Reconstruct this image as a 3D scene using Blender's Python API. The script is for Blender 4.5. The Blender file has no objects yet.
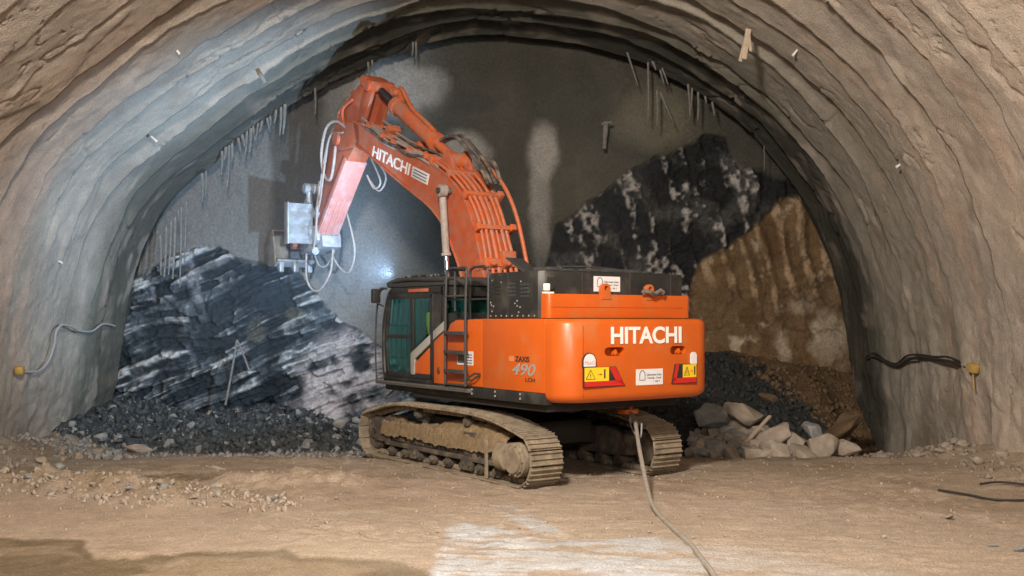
import bpy, bmesh, math, random
import numpy as np
from mathutils import Vector, Matrix, Euler
PI = math.pi
random.seed(7)
COL = bpy.context.scene.collection

# ---------------------------------------------------------------- noise
_rng = np.random.RandomState(3)
_perm = _rng.permutation(4096)
_val = _rng.rand(4096)
def _h(i, j, k):
    return _val[_perm[(_perm[(_perm[i & 4095] + j) & 4095] + k) & 4095]]
def vn(x, y, z=0.0):
    x = np.asarray(x, float); y = np.asarray(y, float) + 0*x; z = np.asarray(z, float) + 0*x
    x = x + 0*y
    i = np.floor(x).astype(int); j = np.floor(y).astype(int); k = np.floor(z).astype(int)
    u = x-i; v = y-j; w = z-k
    u = u*u*(3-2*u); v = v*v*(3-2*v); w = w*w*(3-2*w)
    def l(a, b, t): return a+(b-a)*t
    a = l(l(_h(i, j, k), _h(i+1, j, k), u), l(_h(i, j+1, k), _h(i+1, j+1, k), u), v)
    b = l(l(_h(i, j, k+1), _h(i+1, j, k+1), u), l(_h(i, j+1, k+1), _h(i+1, j+1, k+1), u), v)
    return l(a, b, w)*2-1
def fbm(x, y, z=0.0, o=4, g=0.5):
    s = 0; a = 1; n = 0
    for q in range(o):
        s = s + a*vn(np.asarray(x)*2**q+17.3*q, np.asarray(y)*2**q+5.1*q, np.asarray(z)*2**q+9.7*q); n += a; a *= g
    return s/n
def ridge(x, y, z=0.0, o=4):
    s = 0; a = 1; n = 0
    for q in range(o):
        s = s + a*(1-np.abs(vn(np.asarray(x)*2**q+3.3*q, np.asarray(y)*2**q+8.1*q, z))*1.6); n += a; a *= .5
    return s/n
def ss(a, b, x):
    t = np.clip((x-a)/(b-a), 0, 1); return t*t*(3-2*t)
def mixc(c, d, m):
    return c*(1-m[:, None])+np.asarray(d)[None, :]*m[:, None]
def lin(r, g, b):
    f = lambda v: ((v/255+.055)/1.055)**2.4 if v > 10 else v/255/12.92
    return (f(r), f(g), f(b))

# ---------------------------------------------------------------- materials
def material(name, color=(.5, .5, .5), rough=.6, metal=0.0, noise=0.0, nscale=6, dirt=None, dirt_amt=0.0, dscale=3,
             bump=0.0, bscale=40, vcol=False, coat=0.0, alpha=None, emit=None, estr=0, spec=None):
    m = bpy.data.materials.new(name); m.use_nodes = True
    nt = m.node_tree; N = nt.nodes; Lk = nt.links; b = N['Principled BSDF']
    b.inputs['Roughness'].default_value = rough; b.inputs['Metallic'].default_value = metal
    if coat: b.inputs['Coat Weight'].default_value = coat; b.inputs['Coat Roughness'].default_value = .25
    if spec is not None: b.inputs['Specular IOR Level'].default_value = spec
    tc = N.new('ShaderNodeTexCoord')
    if vcol:
        a = N.new('ShaderNodeAttribute'); a.attribute_name = 'Col'; out = a.outputs['Color']
    else:
        a = N.new('ShaderNodeRGB'); a.outputs[0].default_value = (*color, 1); out = a.outputs[0]
    def tex(sc, det=6, off=0):
        t = N.new('ShaderNodeTexNoise'); t.inputs['Scale'].default_value = sc; t.inputs['Detail'].default_value = det
        t.inputs['Roughness'].default_value = .6
        mp = N.new('ShaderNodeMapping'); mp.inputs['Location'].default_value = (off, off*.7, off*1.3)
        Lk.new(tc.outputs['Object'], mp.inputs['Vector']); Lk.new(mp.outputs[0], t.inputs['Vector']); return t
    if noise:
        t = tex(nscale)
        r = N.new('ShaderNodeMapRange'); r.inputs[1].default_value = .3; r.inputs[2].default_value = .7
        r.inputs[3].default_value = 1-noise; r.inputs[4].default_value = 1+noise
        Lk.new(t.outputs['Fac'], r.inputs[0])
        mx = N.new('ShaderNodeVectorMath'); mx.operation = 'SCALE'
        Lk.new(out, mx.inputs[0]); Lk.new(r.outputs[0], mx.inputs['Scale']); out = mx.outputs[0]
    if dirt:
        t = tex(dscale, 8, 4.2)
        r = N.new('ShaderNodeMapRange'); r.inputs[1].default_value = .62-.35*dirt_amt; r.inputs[2].default_value = .78-.2*dirt_amt
        r.inputs[4].default_value = min(1, .45+dirt_amt*.5)
        Lk.new(t.outputs['Fac'], r.inputs[0])
        mx = N.new('ShaderNodeMix'); mx.data_type = 'RGBA'
        Lk.new(r.outputs[0], mx.inputs[0]); Lk.new(out, mx.inputs[6]); mx.inputs[7].default_value = (*dirt, 1)
        out = mx.outputs[2]
    Lk.new(out, b.inputs['Base Color'])
    if bump:
        t = tex(bscale, 5, 1.1); bp = N.new('ShaderNodeBump'); bp.inputs['Strength'].default_value = min(1, bump)
        bp.inputs['Distance'].default_value = .02*max(1, bump)
        Lk.new(t.outputs['Fac'], bp.inputs['Height']); Lk.new(bp.outputs[0], b.inputs['Normal'])
    if alpha is not None:
        b.inputs['Transmission Weight'].default_value = alpha; b.inputs['IOR'].default_value = 1.45
    if emit:
        b.inputs['Emission Color'].default_value = (*emit, 1); b.inputs['Emission Strength'].default_value = estr
    return m

# ---------------------------------------------------------------- objects
def link(name, me, mat, parent=None):
    o = bpy.data.objects.new(name, me); COL.objects.link(o)
    if mat and not me.materials: me.materials.append(mat)
    if parent: o.parent = parent
    return o
def tag(o, label=None, cat=None, group=None, kind=None):
    if label: o['label'] = label
    if cat: o['category'] = cat
    if group: o['group'] = group
    if kind: o['kind'] = kind
    return o
def empty(name, loc=(0, 0, 0), rz=0, parent=None):
    o = bpy.data.objects.new(name, None); COL.objects.link(o); o.location = loc; o.rotation_euler = (0, 0, rz)
    o.empty_display_size = .3
    if parent: o.parent = parent
    return o
def npmesh(name, V, Fq, col=None, smooth=True):
    me = bpy.data.meshes.new(name)
    V = np.asarray(V, np.float32); Fq = np.asarray(Fq, np.int32)
    n = Fq.shape[1]
    me.vertices.add(len(V)); me.vertices.foreach_set('co', V.ravel())
    me.loops.add(Fq.size); me.loops.foreach_set('vertex_index', Fq.ravel())
    me.polygons.add(len(Fq)); me.polygons.foreach_set('loop_start', np.arange(0, Fq.size, n, dtype=np.int32))
    me.polygons.foreach_set('loop_total', np.full(len(Fq), n, np.int32))
    me.update(calc_edges=True)
    if smooth: me.polygons.foreach_set('use_smooth', np.ones(len(Fq), bool))
    if col is not None:
        at = me.color_attributes.new('Col', 'FLOAT_COLOR', 'POINT')
        c = np.ones((len(V), 4), np.float32); c[:, :3] = np.clip(col, 0, 1); at.data.foreach_set('color', c.ravel())
    return me
def gridfaces(nr, nc):
    i = np.arange(nr-1)[:, None]*nc+np.arange(nc-1)[None, :]
    i = i.ravel(); return np.stack([i, i+1, i+nc+1, i+nc], 1)

def catmull(pts, n=8, closed=False):
    P = [Vector(p) for p in pts]; out = []
    m = len(P)
    for i in range(m if closed else m-1):
        if closed: p0, p1, p2, p3 = P[i-1], P[i], P[(i+1) % m], P[(i+2) % m]
        else: p0 = P[max(i-1, 0)]; p1 = P[i]; p2 = P[i+1]; p3 = P[min(i+2, m-1)]
        for k in range(n):
            t = k/n
            out.append(.5*((2*p1)+(p2-p0)*t+(2*p0-5*p1+4*p2-p3)*t*t+(3*p1-p0-3*p2+p3)*t**3))
    if not closed: out.append(P[-1].copy())
    return out

class B:
    def __init__(s): s.bm = bmesh.new()
    def _add(s, t, bev=0, seg=2, rot=None, loc=None):
        if bev:
            bmesh.ops.bevel(t, geom=[e for e in t.edges], offset=bev, segments=seg, affect='EDGES', profile=.6, clamp_overlap=True)
        if rot is not None: bmesh.ops.transform(t, matrix=rot.to_4x4(), verts=t.verts)
        if loc is not None: bmesh.ops.translate(t, vec=Vector(loc), verts=t.verts)
        me = bpy.data.meshes.new('tmp'); t.to_mesh(me); t.free(); s.bm.from_mesh(me); bpy.data.meshes.remove(me); return s
    def box(s, c, d, bev=0, rot=None, seg=2):
        t = bmesh.new(); bmesh.ops.create_cube(t, size=1, matrix=Matrix.Diagonal((d[0], d[1], d[2], 1)))
        if rot is not None and not isinstance(rot, Matrix): rot = Euler(rot).to_matrix()
        return s._add(t, bev, seg, rot, c)
    def span(s, x, y, z, bev=0, seg=2):
        return s.box(((x[0]+x[1])/2, (y[0]+y[1])/2, (z[0]+z[1])/2), (abs(x[1]-x[0]), abs(y[1]-y[0]), abs(z[1]-z[0])), bev, None, seg)
    def cyl(s, p0, p1, r, r2=None, n=20, bev=0):
        p0 = Vector(p0); p1 = Vector(p1); d = p1-p0
        t = bmesh.new(); bmesh.ops.create_cone(t, cap_ends=True, segments=n, radius1=r, radius2=r if r2 is None else r2, depth=d.length)
        if bev:
            ed = [e for e in t.edges if len(e.link_faces) == 2 and any(len(f.verts) > 4 for f in e.link_faces)]
            bmesh.ops.bevel(t, geom=ed, offset=bev, segments=2, affect='EDGES', clamp_overlap=True)
        q = d.to_track_quat('Z', 'Y').to_matrix()
        return s._add(t, 0, 2, q, (p0+p1)/2)
    def tube(s, pts, r, n=8, smooth=6, closed=False, flat=None):
        P = catmull(pts, smooth, closed) if smooth else [Vector(p) for p in pts]
        m = len(P); rings = []
        up = None; bm = s.bm
        for i, p in enumerate(P):
            a = P[i-1] if (i > 0 or closed) else P[0]; b = P[(i+1) % m] if (i < m-1 or closed) else P[-1]
            d = (b-a).normalized()
            if up is None: up = d.orthogonal().normalized()
            up = (up-d*up.dot(d)).normalized(); w = d.cross(up)
            rr = r[i*len(r)//m] if isinstance(r, (list, tuple)) else r
            rings.append([bm.verts.new(p+(up*math.cos(k*2*PI/n)+w*math.sin(k*2*PI/n))*rr) for k in range(n)])
        for i in range(m-1 if not closed else m):
            A = rings[i]; Bq = rings[(i+1) % m]
            for k in range(n): bm.faces.new((A[k], A[(k+1) % n], Bq[(k+1) % n], Bq[k]))
        if not closed:
            bm.faces.new(rings[0][::-1]); bm.faces.new(rings[-1])
        return s
    def prism(s, pts, ax, a0, a1, bev=0, seg=2):
        t = bmesh.new()
        def P(p, a):
            return {'y': (p[0], a, p[1]), 'x': (a, p[0], p[1]), 'z': (p[0], p[1], a)}[ax]
        A = [t.verts.new(P(p, a0)) for p in pts]; Z = [t.verts.new(P(p, a1)) for p in pts]
        t.faces.new(A); t.faces.new(Z[::-1]); n = len(pts)
        for i in range(n): t.faces.new((A[i], Z[i], Z[(i+1) % n], A[(i+1) % n]))
        bmesh.ops.recalc_face_normals(t, faces=t.faces)
        return s._add(t, bev, seg)
    def build(s, name, mat, parent=None, angle=35, loc=None):
        bmesh.ops.recalc_face_normals(s.bm, faces=s.bm.faces)
        me = bpy.data.meshes.new(name); s.bm.to_mesh(me); s.bm.free()
        me.polygons.foreach_set('use_smooth', [True]*len(me.polygons)); me.set_sharp_from_angle(angle=math.radians(angle))
        o = link(name, me, mat, parent)
        if loc: o.location = loc
        return o
def text_mesh(name, txt, origin, xdir, ydir, w, h, mat, parent, offset=.0, depth=.006, shear=0):
    c = bpy.data.curves.new('t', 'FONT'); c.body = txt; c.offset = offset; c.extrude = .05; c.shear = shear
    t = bpy.data.objects.new('t', c); COL.objects.link(t)
    bpy.context.view_layer.update()
    dg = bpy.context.evaluated_depsgraph_get(); me = bpy.data.meshes.new_from_object(t.evaluated_get(dg))
    bpy.data.objects.remove(t); 
    n = len(me.vertices); co = np.empty(n*3, np.float32); me.vertices.foreach_get('co', co); co = co.reshape(-1, 3)
    mn = co.min(0); mx = co.max(0); q = (co-mn)/np.maximum(mx-mn, 1e-6)
    X = Vector(xdir).normalized(); Y = Vector(ydir).normalized(); Z = X.cross(Y); O = Vector(origin)
    out = np.array([O+X*float(a*w)+Y*float(b*h)+Z*float(d*depth) for a, b, d in q], np.float32)
    me.vertices.foreach_set('co', out.ravel()); me.update()
    return link(name, me, mat, parent)
def boolean(o, cutter):
    cutter.hide_render = True
    md = o.modifiers.new('b', 'BOOLEAN'); md.operation = 'DIFFERENCE'; md.object = cutter; md.solver = 'EXACT'
    bpy.context.view_layer.update()
    dg = bpy.context.evaluated_depsgraph_get(); me = bpy.data.meshes.new_from_object(o.evaluated_get(dg))
    o.modifiers.clear(); o.data = me; bpy.data.objects.remove(cutter)
    me.polygons.foreach_set('use_smooth', [True]*len(me.polygons)); me.set_sharp_from_angle(angle=math.radians(35))

def rock_mesh(seed, sx=1, sy=1, sz=1, n=16, rough=.05, cuts=1, bev=.05):
    r = random.Random(seed); bm = bmesh.new()
    for i in range(n):
        v = Vector((r.gauss(0, 1), r.gauss(0, 1), r.gauss(0, 1))).normalized()*r.uniform(.8, 1)
        bm.verts.new((v.x*sx, v.y*sy, v.z*sz))
    g = bmesh.ops.convex_hull(bm, input=bm.verts)
    bmesh.ops.delete(bm, geom=[e for e in bm.verts if not e.link_faces], context='VERTS')
    bmesh.ops.bevel(bm, geom=bm.edges[:], offset=bev*min(sx, sy, sz), segments=1, affect='EDGES', clamp_overlap=True)
    bmesh.ops.triangulate(bm, faces=bm.faces[:])
    if cuts: bmesh.ops.subdivide_edges(bm, edges=bm.edges[:], cuts=cuts, use_grid_fill=True)
    co = np.array([v.co[:] for v in bm.verts]); s = (sx+sy+sz)/3
    d = fbm(co[:, 0]*2.2/s+seed, co[:, 1]*2.2/s, co[:, 2]*2.2/s, 4)*rough*s*2.2
    for v, q in zip(bm.verts, d): v.co += v.co.normalized()*float(q)
    bmesh.ops.recalc_face_normals(bm, faces=bm.faces)
    me = bpy.data.meshes.new('rock'); bm.to_mesh(me); bm.free()
    me.polygons.foreach_set('use_smooth', [True]*len(me.polygons)); me.set_sharp_from_angle(angle=math.radians(28))
    return me
# ================================================================ tunnel
YF = 26.5           # last lip of the shotcrete lining
AX = -0.75          # axis of the tunnel
TH = np.radians([-6, -.9, 3.3, 4.5, 11.8, 19.1, 29, 35.1, 38.9, 44.5, 48.4, 52.8, 58.4, 63.3, 69.1, 75.7, 85.3, 92.3, 99.7, 106.6, 113.9, 120.4, 127.1, 133.8, 138.7, 143.5, 149.2, 156.2, 165.5, 170.2, 176.4, 183.3, 188])
RR = np.array([9.45, 9.46, 9.42, 9.41, 9.48, 9.64, 9.78, 9.89, 9.88, 9.94, 9.99, 9.98, 9.96, 10, 9.94, 9.87, 9.8, 9.8, 9.68, 9.56, 9.44, 9.39, 9.36, 9.42, 9.56, 9.74, 9.74, 9.58, 9.39, 9.33, 9.36, 9.59, 9.6])
def Rprof(th):
    r = 0
    for d in (-.06, -.03, 0, .03, .06): r = r+np.interp(th+d, TH, RR)
    return r/5
def wallR(th, Y):
    return Rprof(th)*(1+.0022*(YF-Y))
def ground(X, Y):
    X = np.asarray(X, float); Y = np.asarray(Y, float)
    z = -.12*np.maximum(Y-19.5, 0)
    z = z+.05*fbm(X*.35, Y*.5, 1, 3)+.022*fbm(X*2, Y*2.5, 2, 3)+.012*fbm(X*9, Y*9, 3, 3)
    # low berm along both walls and a spoil ridge on the left
    dl = X+10.1; dr = 9.0-X
    z = z+.34*np.exp(-(dl/1.0)**2)*(1+.6*fbm(X*2, Y*2, 4, 3))+.30*np.exp(-(dr/.9)**2)*(1+.6*fbm(X*2, Y*2, 5, 3))*ss(24, 20, Y)
    yr = np.interp(X, [-9, -7.3, -5.8, -4.3, -3.2], [16.9, 16.4, 15.7, 15.1, 14.8])+.12*np.sin(X*3.1)
    lump = fbm(X*1.6, Y*1.6, 7, 4)
    z = z+.20*np.exp(-((Y-yr)/.55)**2)*ss(-3.0, -4.4, X)*ss(-10.5, -8, X)*(1+1.1*fbm(X*3, Y*3, 6, 4))
    z = z+.16*np.exp(-(((X+3.6)/1.3)**2+((Y-16.6)/.8)**2))*(1+1.3*fbm(X*4, Y*4, 8, 4))
    z = z+.06*np.maximum(lump, 0)*ss(13, 16, Y)+.05*fbm(X*5, Y*5, 9, 4)*ss(.1, .5, fbm(X*.5, Y*.7, 10, 2)+.25*ss(15, 18, Y))
    # muck toe in front of the tunnel face
    z = z+.25*ss(22.2, 24.5, Y)*ss(0.5, -1.5, X)
    # flat under the crawlers
    return z
def gnd(x, y): return float(ground(np.array([x]), np.array([y]))[0])

# ---- lining
M_lining = material('sprayed_concrete', vcol=True, rough=.92, noise=.16, nscale=28, bump=1.6, bscale=34, spec=.2)
nth = 760
th = np.linspace(math.radians(-5), math.radians(186), nth)
rowsY = []; rowsR = []; rowk = []; rowt = []
K = 24
def ringY(k, th):
    sp = 1.04
    y = YF-sp*k
    if k == 0: return y+0*th+.10*fbm(th*4, 0*th, 1.5, 3)
    w = fbm(th*2.2, 0*th+k*3.7, 0, 3)*.42+fbm(th*11, 0*th+k*1.7, 4, 3)*.16+fbm(th*34, 0*th+k*1.3, 5, 3)*.07
    return y+w
def ringA(k, th):
    top = np.clip(np.sin(th), 0, 1)
    a = .002+.25*ss(.12, 1.0, top)**1.3
    if k == 0: a = .04+.26*top**1.2
    v = 1.05+.9*fbm(th*2.6+k*9.1, 0*th+k*2.3, 7, 3)
    a = a*np.clip(v, .12, 1.8)
    if k in (1, 2): a = a*1.3
    if k > 2: a = a*(.25+.9*ss(-.25, .35, fbm(th*1.6+k*5.3, 0*th+k, 8, 2)))
    if k in (4, 7): a = a*1.5
    if k in (3, 5): a = a*1.25
    return a
for k in range(K):
    nr = 26 if k < 12 else 5
    y0 = ringY(k, th); y1 = ringY(k+1, th); A = ringA(k, th)
    for t in np.linspace(0, 1, nr):
        Y = y0+(y1-y0)*t+(.03 if t == 1 else 0)
        r = wallR(th, Y)+A*t**.75
        rowsY.append(Y); rowsR.append(r); rowk.append(k+0*th); rowt.append(t+0*th)
Yg = np.array(rowsY); Rg = np.array(rowsR); kg = np.array(rowk); tg = np.array(rowt); Tg = th[None, :]+0*Yg
arc = Tg*9.6
# sprayed relief: lumps, streaks along the arch, drapes, patches standing out of the wall
low = 1-np.clip(np.sin(Tg), 0, 1)
Rg = Rg-.06*fbm(arc*.45, Yg*.8, 11, 3)-.016*ridge(arc*.5+2*vn(arc*.2, Yg*.4, 3), Yg*2.0, 12, 3)-.014*fbm(arc*3, Yg*3.4, 13, 3)-.012*fbm(arc*9, Yg*9, 14, 2)
crk = np.minimum(np.abs(vn(arc*.45, Yg*2.1+.8*vn(arc*.9, Yg, 2)+.25*vn(arc*4, Yg*4, 2), 21)), np.abs(vn(arc*.6+5, Yg*2.6+.6*vn(arc*1.2, Yg, 3)+.25*vn(arc*4, Yg*4, 3), 27))); gate = ss(.0, .4, vn(arc*.8, Yg*.6, 22))*(.25+.75*np.clip(np.sin(Tg), 0, 1))
blot = fbm(arc*.9, Yg*1.1, 23, 4); rough_ = fbm(arc*4.5, Yg*4.5, 24, 4)
Rg = Rg-(1-np.clip(np.sin(Tg)*1.4, 0, 1))*(.10*blot+.05*rough_*ss(-.1, .4, fbm(arc*.5, Yg*.5, 26, 3))+.022*np.sin(Yg*4.1+2.5*blot)*ss(24, 22, Yg))
Rg = Rg+.09*ss(.035, .0, crk)*gate
bl = ss(.3, .6, fbm(arc*.7, Yg*1.2, 15, 3)); Rg = Rg-.06*bl
P = np.stack([AX+Rg*np.cos(Tg), Yg, Rg*np.sin(Tg)], -1).reshape(-1, 3)
Tf = Tg.ravel(); Yf = Yg.ravel(); af = arc.ravel()
c = np.zeros((len(P), 3)); c[:] = (.47, .39, .32)
n1 = fbm(af*.35, Yf*.6, 31, 4); n2 = fbm(af*1.4, Yf*1.8, 32, 4)
c = mixc(c, (.41, .355, .30), ss(-.25, .35, n1)*.8)
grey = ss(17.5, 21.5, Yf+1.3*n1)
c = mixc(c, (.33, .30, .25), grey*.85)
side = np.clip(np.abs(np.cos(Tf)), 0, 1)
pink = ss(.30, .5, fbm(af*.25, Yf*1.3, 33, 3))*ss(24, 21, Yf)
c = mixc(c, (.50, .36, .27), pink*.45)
drk = ss(22.7, 24.2, Yf+1.0*n1+.9*side*np.sign(0)-.9*side)   # spray colour darkens towards the last rounds
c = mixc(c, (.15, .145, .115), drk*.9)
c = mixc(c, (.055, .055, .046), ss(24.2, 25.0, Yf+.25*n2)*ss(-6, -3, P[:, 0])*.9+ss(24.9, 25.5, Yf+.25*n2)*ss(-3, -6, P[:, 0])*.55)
pale = ss(.35, .55, fbm(af*.9, Yf*2.4, 34, 3)); c = mixc(c, (.52, .45, .38), pale*.4)
n3_ = fbm(af*6, Yf*6, 36, 3)
c = mixc(c, (.30, .25, .20), ss(.15, .5, fbm(af*1.1, Yf*1.6, 37, 4))*.55)
c = c*(1+.16*n2[:, None]+.12*n3_[:, None])
damp = ss(.2, .6, fbm(af*1.1, Yf*.5, 35, 4))*ss(3.5, .3, P[:, 2]); c = mixc(c, (.20, .165, .12), damp*.5)
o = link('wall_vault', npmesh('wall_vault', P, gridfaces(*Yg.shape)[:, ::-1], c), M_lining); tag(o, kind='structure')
# last unlined advance up to the rock face
t2 = np.linspace(math.radians(-5), math.radians(186), 500); rows = np.linspace(0, 1, 14)
T2, S2 = np.meshgrid(t2, rows); Y2 = YF-.12+S2*1.9
R2 = Rprof(T2)*1.0+.10+.24*S2+.07*fbm(T2*14, Y2*1.5, 41, 4)
P2 = np.stack([AX+R2*np.cos(T2), Y2, R2*np.sin(T2)], -1).reshape(-1, 3)
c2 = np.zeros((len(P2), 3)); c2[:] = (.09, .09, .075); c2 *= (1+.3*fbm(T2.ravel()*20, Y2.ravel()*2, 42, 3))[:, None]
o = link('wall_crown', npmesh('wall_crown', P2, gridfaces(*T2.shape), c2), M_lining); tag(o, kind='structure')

# ---- rock face
def fx(px): return (px-512)*27.2/1050
def fz(py): return 2.6-(py-320)*27.2/1050
def poly(pts): a = np.array([(fx(p), fz(q)) for p, q in pts]); return a[:, 0], a[:, 1]
xs = np.arange(-10.9, 9.7, .027); zs = np.arange(-1.3, 10.5, .027)
X, Z = np.meshgrid(xs, zs)
w1 = fbm(X*1.3, Z*1.3, 51, 4)*.35
lx, lz = poly([(60, 290), (135, 280), (160, 262), (190, 247), (215, 245), (235, 258), (262, 262), (290, 270), (310, 292), (345, 325), (375, 345), (400, 372), (470, 400), (520, 330), (548, 262), (556, 228), (578, 214), (600, 194), (628, 172), (655, 158), (690, 148), (706, 134), (728, 140), (738, 165), (762, 168), (792, 182), (812, 186), (860, 185)])
bx = np.interp(X, lx, lz)+w1*.7
rockm = ss(-.10, .05, bx-Z)                                # 1 where bare rock
blx, blz = poly([(660, 470), (686, 300), (700, 262), (725, 246), (745, 236), (765, 216), (782, 196), (800, 196), (860, 180)])
brown = ss(-.12, .12, np.interp(X, blx, blz, left=-3)+w1*.5-Z)*ss(4.4, 4.75, X+w1*.6)
left = ss(-.2, -1.0, X)
dark_r = rockm*(1-left)*(1-brown)
# relief (towards the camera = +d)
D = .10*fbm(X*.5, Z*.5, 52, 4)+.04*fbm(X*2, Z*2, 53, 4)+.012*fbm(X*8, Z*8, 54, 3)
D = D+.06*ss(.45, .75, fbm(X*.7, Z*.9, 55, 3))
# left strata
ang = math.radians(20)+.05*fbm(X*.4, Z*.4, 56, 2)
u = X*np.cos(ang)+Z*np.sin(ang); v = -X*np.sin(ang)+Z*np.cos(ang)
v = v+.16*fbm(u*.4, v*.5, 57, 3)+.035*fbm(u*2, v*2, 58, 3)
st1 = vn(u*.35, v*5.5, 59); st2 = vn(u*1.0, v*12, 60); st3 = vn(u*2.2, v*22, 61); fine = fbm(X*9, Z*9, 99, 3)
blk = vn(np.round(u*1.7+.8*vn(u, v*4, 3)), np.round(v*5.5), 62)
strata = (.42*st1+.40*st2+.32*st3)*(.65+.6*vn(u*.8, v*1.2, 98))+.16*fine
blocky = fbm(u*1.6, v*2.6, 63, 5)
sm = ss(385, 300, 0*X+300)  # constant 1
lowL = ss(1.6, -.2, Z+w1)                                    # towards the muck the beds get broken
whiteish = ss(.15, .6, np.exp(-(((X+4.35)/1.25)**2+((Z-1.0)/1.25)**2))+.25*fbm(X*1.5, Z*1.5, 100, 3))  # pale broken block beside the bucket
DL = .30*strata*(1-.4*lowL)+.04*fine+.12*blk+.17*blocky+.10*ridge(u*2.2, v*3, 64, 4)*(.3+lowL)
tooth = vn(X*3.3+Z*.9, Z*.28, 65)
# right dark rock
q1 = X+.22*Z; streak = .9*vn(q1*4.2+.7*vn(X*.9, Z*.9, 4), Z*.8, 66)+.6*fbm(X*6, Z*3.4, 79, 4)+.3*fine; lump = fbm(X*1.5, Z*1.5, 67, 5)
DR = .05*fine+.12*fbm(X*4, Z*3.4, 78, 4)+.20*lump+.12*streak+.10*ridge(X*2.4, Z*1.9, 68, 4)+.03*fbm(X*12, Z*12, 69, 2)
# brown rock with bucket tooth grooves
q2 = X+.30*(Z-3); gro = np.sin(q2*11+2.2*vn(X*.8, Z*.5, 5)); gm = ss(2.7, 3.6, Z+.6*vn(X*.6, Z*.6, 6))
DB = .025*fine+.14*fbm(X*1.1, Z*1.1, 70, 5)+.05*gro*gm+.06*ridge(X*1.8, Z*1.2, 71, 4)*(1-gm)
DD = left*DL+(1-left)*(brown*DB+(1-brown)*DR)
D = D*(1-.4*rockm)+rockm*(DD-.05)
D = D-.10*ss(.12, 0, np.abs(bx-Z))*(1-.3*rockm)
Yy = 27.4-.35*ss(4, -1, Z)-D
# colours
x = X.ravel(); z = Z.ravel(); f_ = lambda a: a.ravel()
C = np.zeros((x.size, 3)); C[:] = (.060, .057, .045)                  # damp olive brown shotcrete
cn = fbm(x*.5, z*.5, 72, 4); cm = fbm(x*2.2, z*2.2, 73, 4)
C = mixc(C, (.095, .086, .066), ss(-.1, .5, cn)*.8)
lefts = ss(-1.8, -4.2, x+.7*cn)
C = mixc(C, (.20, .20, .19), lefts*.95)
def spot(px, py, rx, rz, n=.35):
    dx = (x-fx(px))/rx; dz = (z-fz(py))/rz
    return ss(1.15, .55, np.sqrt(dx*dx+dz*dz)+n*cm+.25*cn)
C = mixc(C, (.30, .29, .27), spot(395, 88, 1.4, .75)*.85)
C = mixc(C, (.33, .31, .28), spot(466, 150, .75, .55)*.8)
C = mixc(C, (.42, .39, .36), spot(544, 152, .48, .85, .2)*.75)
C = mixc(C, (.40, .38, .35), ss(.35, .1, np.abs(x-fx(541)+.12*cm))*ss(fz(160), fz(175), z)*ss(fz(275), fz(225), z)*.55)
C = mixc(C, (.24, .21, .15), spot(655, 118, 1.3, .9)*.35)
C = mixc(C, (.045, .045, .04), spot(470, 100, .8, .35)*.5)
C = mixc(C, (.07, .06, .045), ss(fx(262), fx(275), x+.2*cm)*ss(fx(335), fx(318), x+.2*cm)*ss(fz(262), fz(235), z)*.85)  # seepage stain
C = mixc(C, (.05, .05, .042), ss(4.0, 5.6, x-.2*(z-6)+.5*cm)*.6)
Rk = f_(rockm)
dkL = np.array((.022, .032, .040)); cl = np.zeros_like(C); cl[:] = dkL
sv = f_(strata)+.35*f_(blk)
cl = mixc(cl, (.085, .105, .12), ss(-.1, .22, sv))
cl = mixc(cl, (.52, .54, .54), ss(.18, .5, sv+.25*cm)*(1-.45*f_(lowL)))
cl = mixc(cl, (.50, .46, .46), f_(whiteish)*ss(-.3, .15, f_(blocky)+.4*cm)*.9)
cl = mixc(cl, (.02, .026, .03), ss(.0, -.5, f_(blocky))*.7)
cl = mixc(cl, (.36, .38, .42), ss(.30, .55, f_(tooth)+.3*cm)*ss(-7, -7.5, x+0*z)*ss(.8, 2, z)*.5)
cl = mixc(cl, (.20, .18, .12), spot(285, 316, .5, .22, .8)*.4+spot(255, 330, .22, .3, .8)*.35)
cl = mixc(cl, (.012, .018, .024), ss(.42, .12, np.abs(x-fx(274)+.2*cm+.12*cn))*ss(fz(285), fz(310), z)*.8)
cr = np.zeros_like(C); cr[:] = (.016, .017, .018)
cr = mixc(cr, (.06, .06, .058), ss(-.05, .4, f_(lump)+.3*cm))
cr = mixc(cr, (.40, .38, .36), ss(.36, .8, f_(streak)+.2*cm+.3*f_(lump))*ss(-.35, .3, f_(fine))*.85)
cb = np.zeros_like(C); cb[:] = (.15, .095, .048)
cb = mixc(cb, (.38, .27, .17), ss(.25, 1.0, f_(gro)+.9*cm+.4*f_(fine))*f_(gm)*.85)
cb = mixc(cb, (.36, .30, .22), (1-f_(gm))*ss(-.15, .25, fbm(x*1.6, z*1.3, 74, 4))*ss(6.3, 7.1, x+.5*cn)*.8)
cb = mixc(cb, (.46, .38, .28), ss(.25, .6, fbm(x*3.2+.8*z, z*2.4, 76, 5)+.15*f_(fine))*ss(1.3, 2.0, z)*.8)
cb = mixc(cb, (.06, .035, .018), ss(.12, .0, np.abs(fbm(x*1.9, z*1.5, 77, 4)))*.55)
cb = mixc(cb, (.10, .055, .025), ss(.15, .5, fbm(x*1.8, z*1.1, 75, 4))*.8)
cb = mixc(cb, (.13, .075, .035), ss(1.9, 1.2, z+.3*cn)*.8)
rockc = cl*f_(left)[:, None]+(1-f_(left))[:, None]*(cb*f_(brown)[:, None]+cr*(1-f_(brown))[:, None])
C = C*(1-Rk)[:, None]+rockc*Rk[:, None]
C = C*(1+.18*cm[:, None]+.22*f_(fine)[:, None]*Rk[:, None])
M_face = material('rock_face', vcol=True, rough=.85, noise=.24, nscale=16, bump=1.6, bscale=24, spec=.3)
P = np.stack([X, Yy, Z], -1).reshape(-1, 3)
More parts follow.
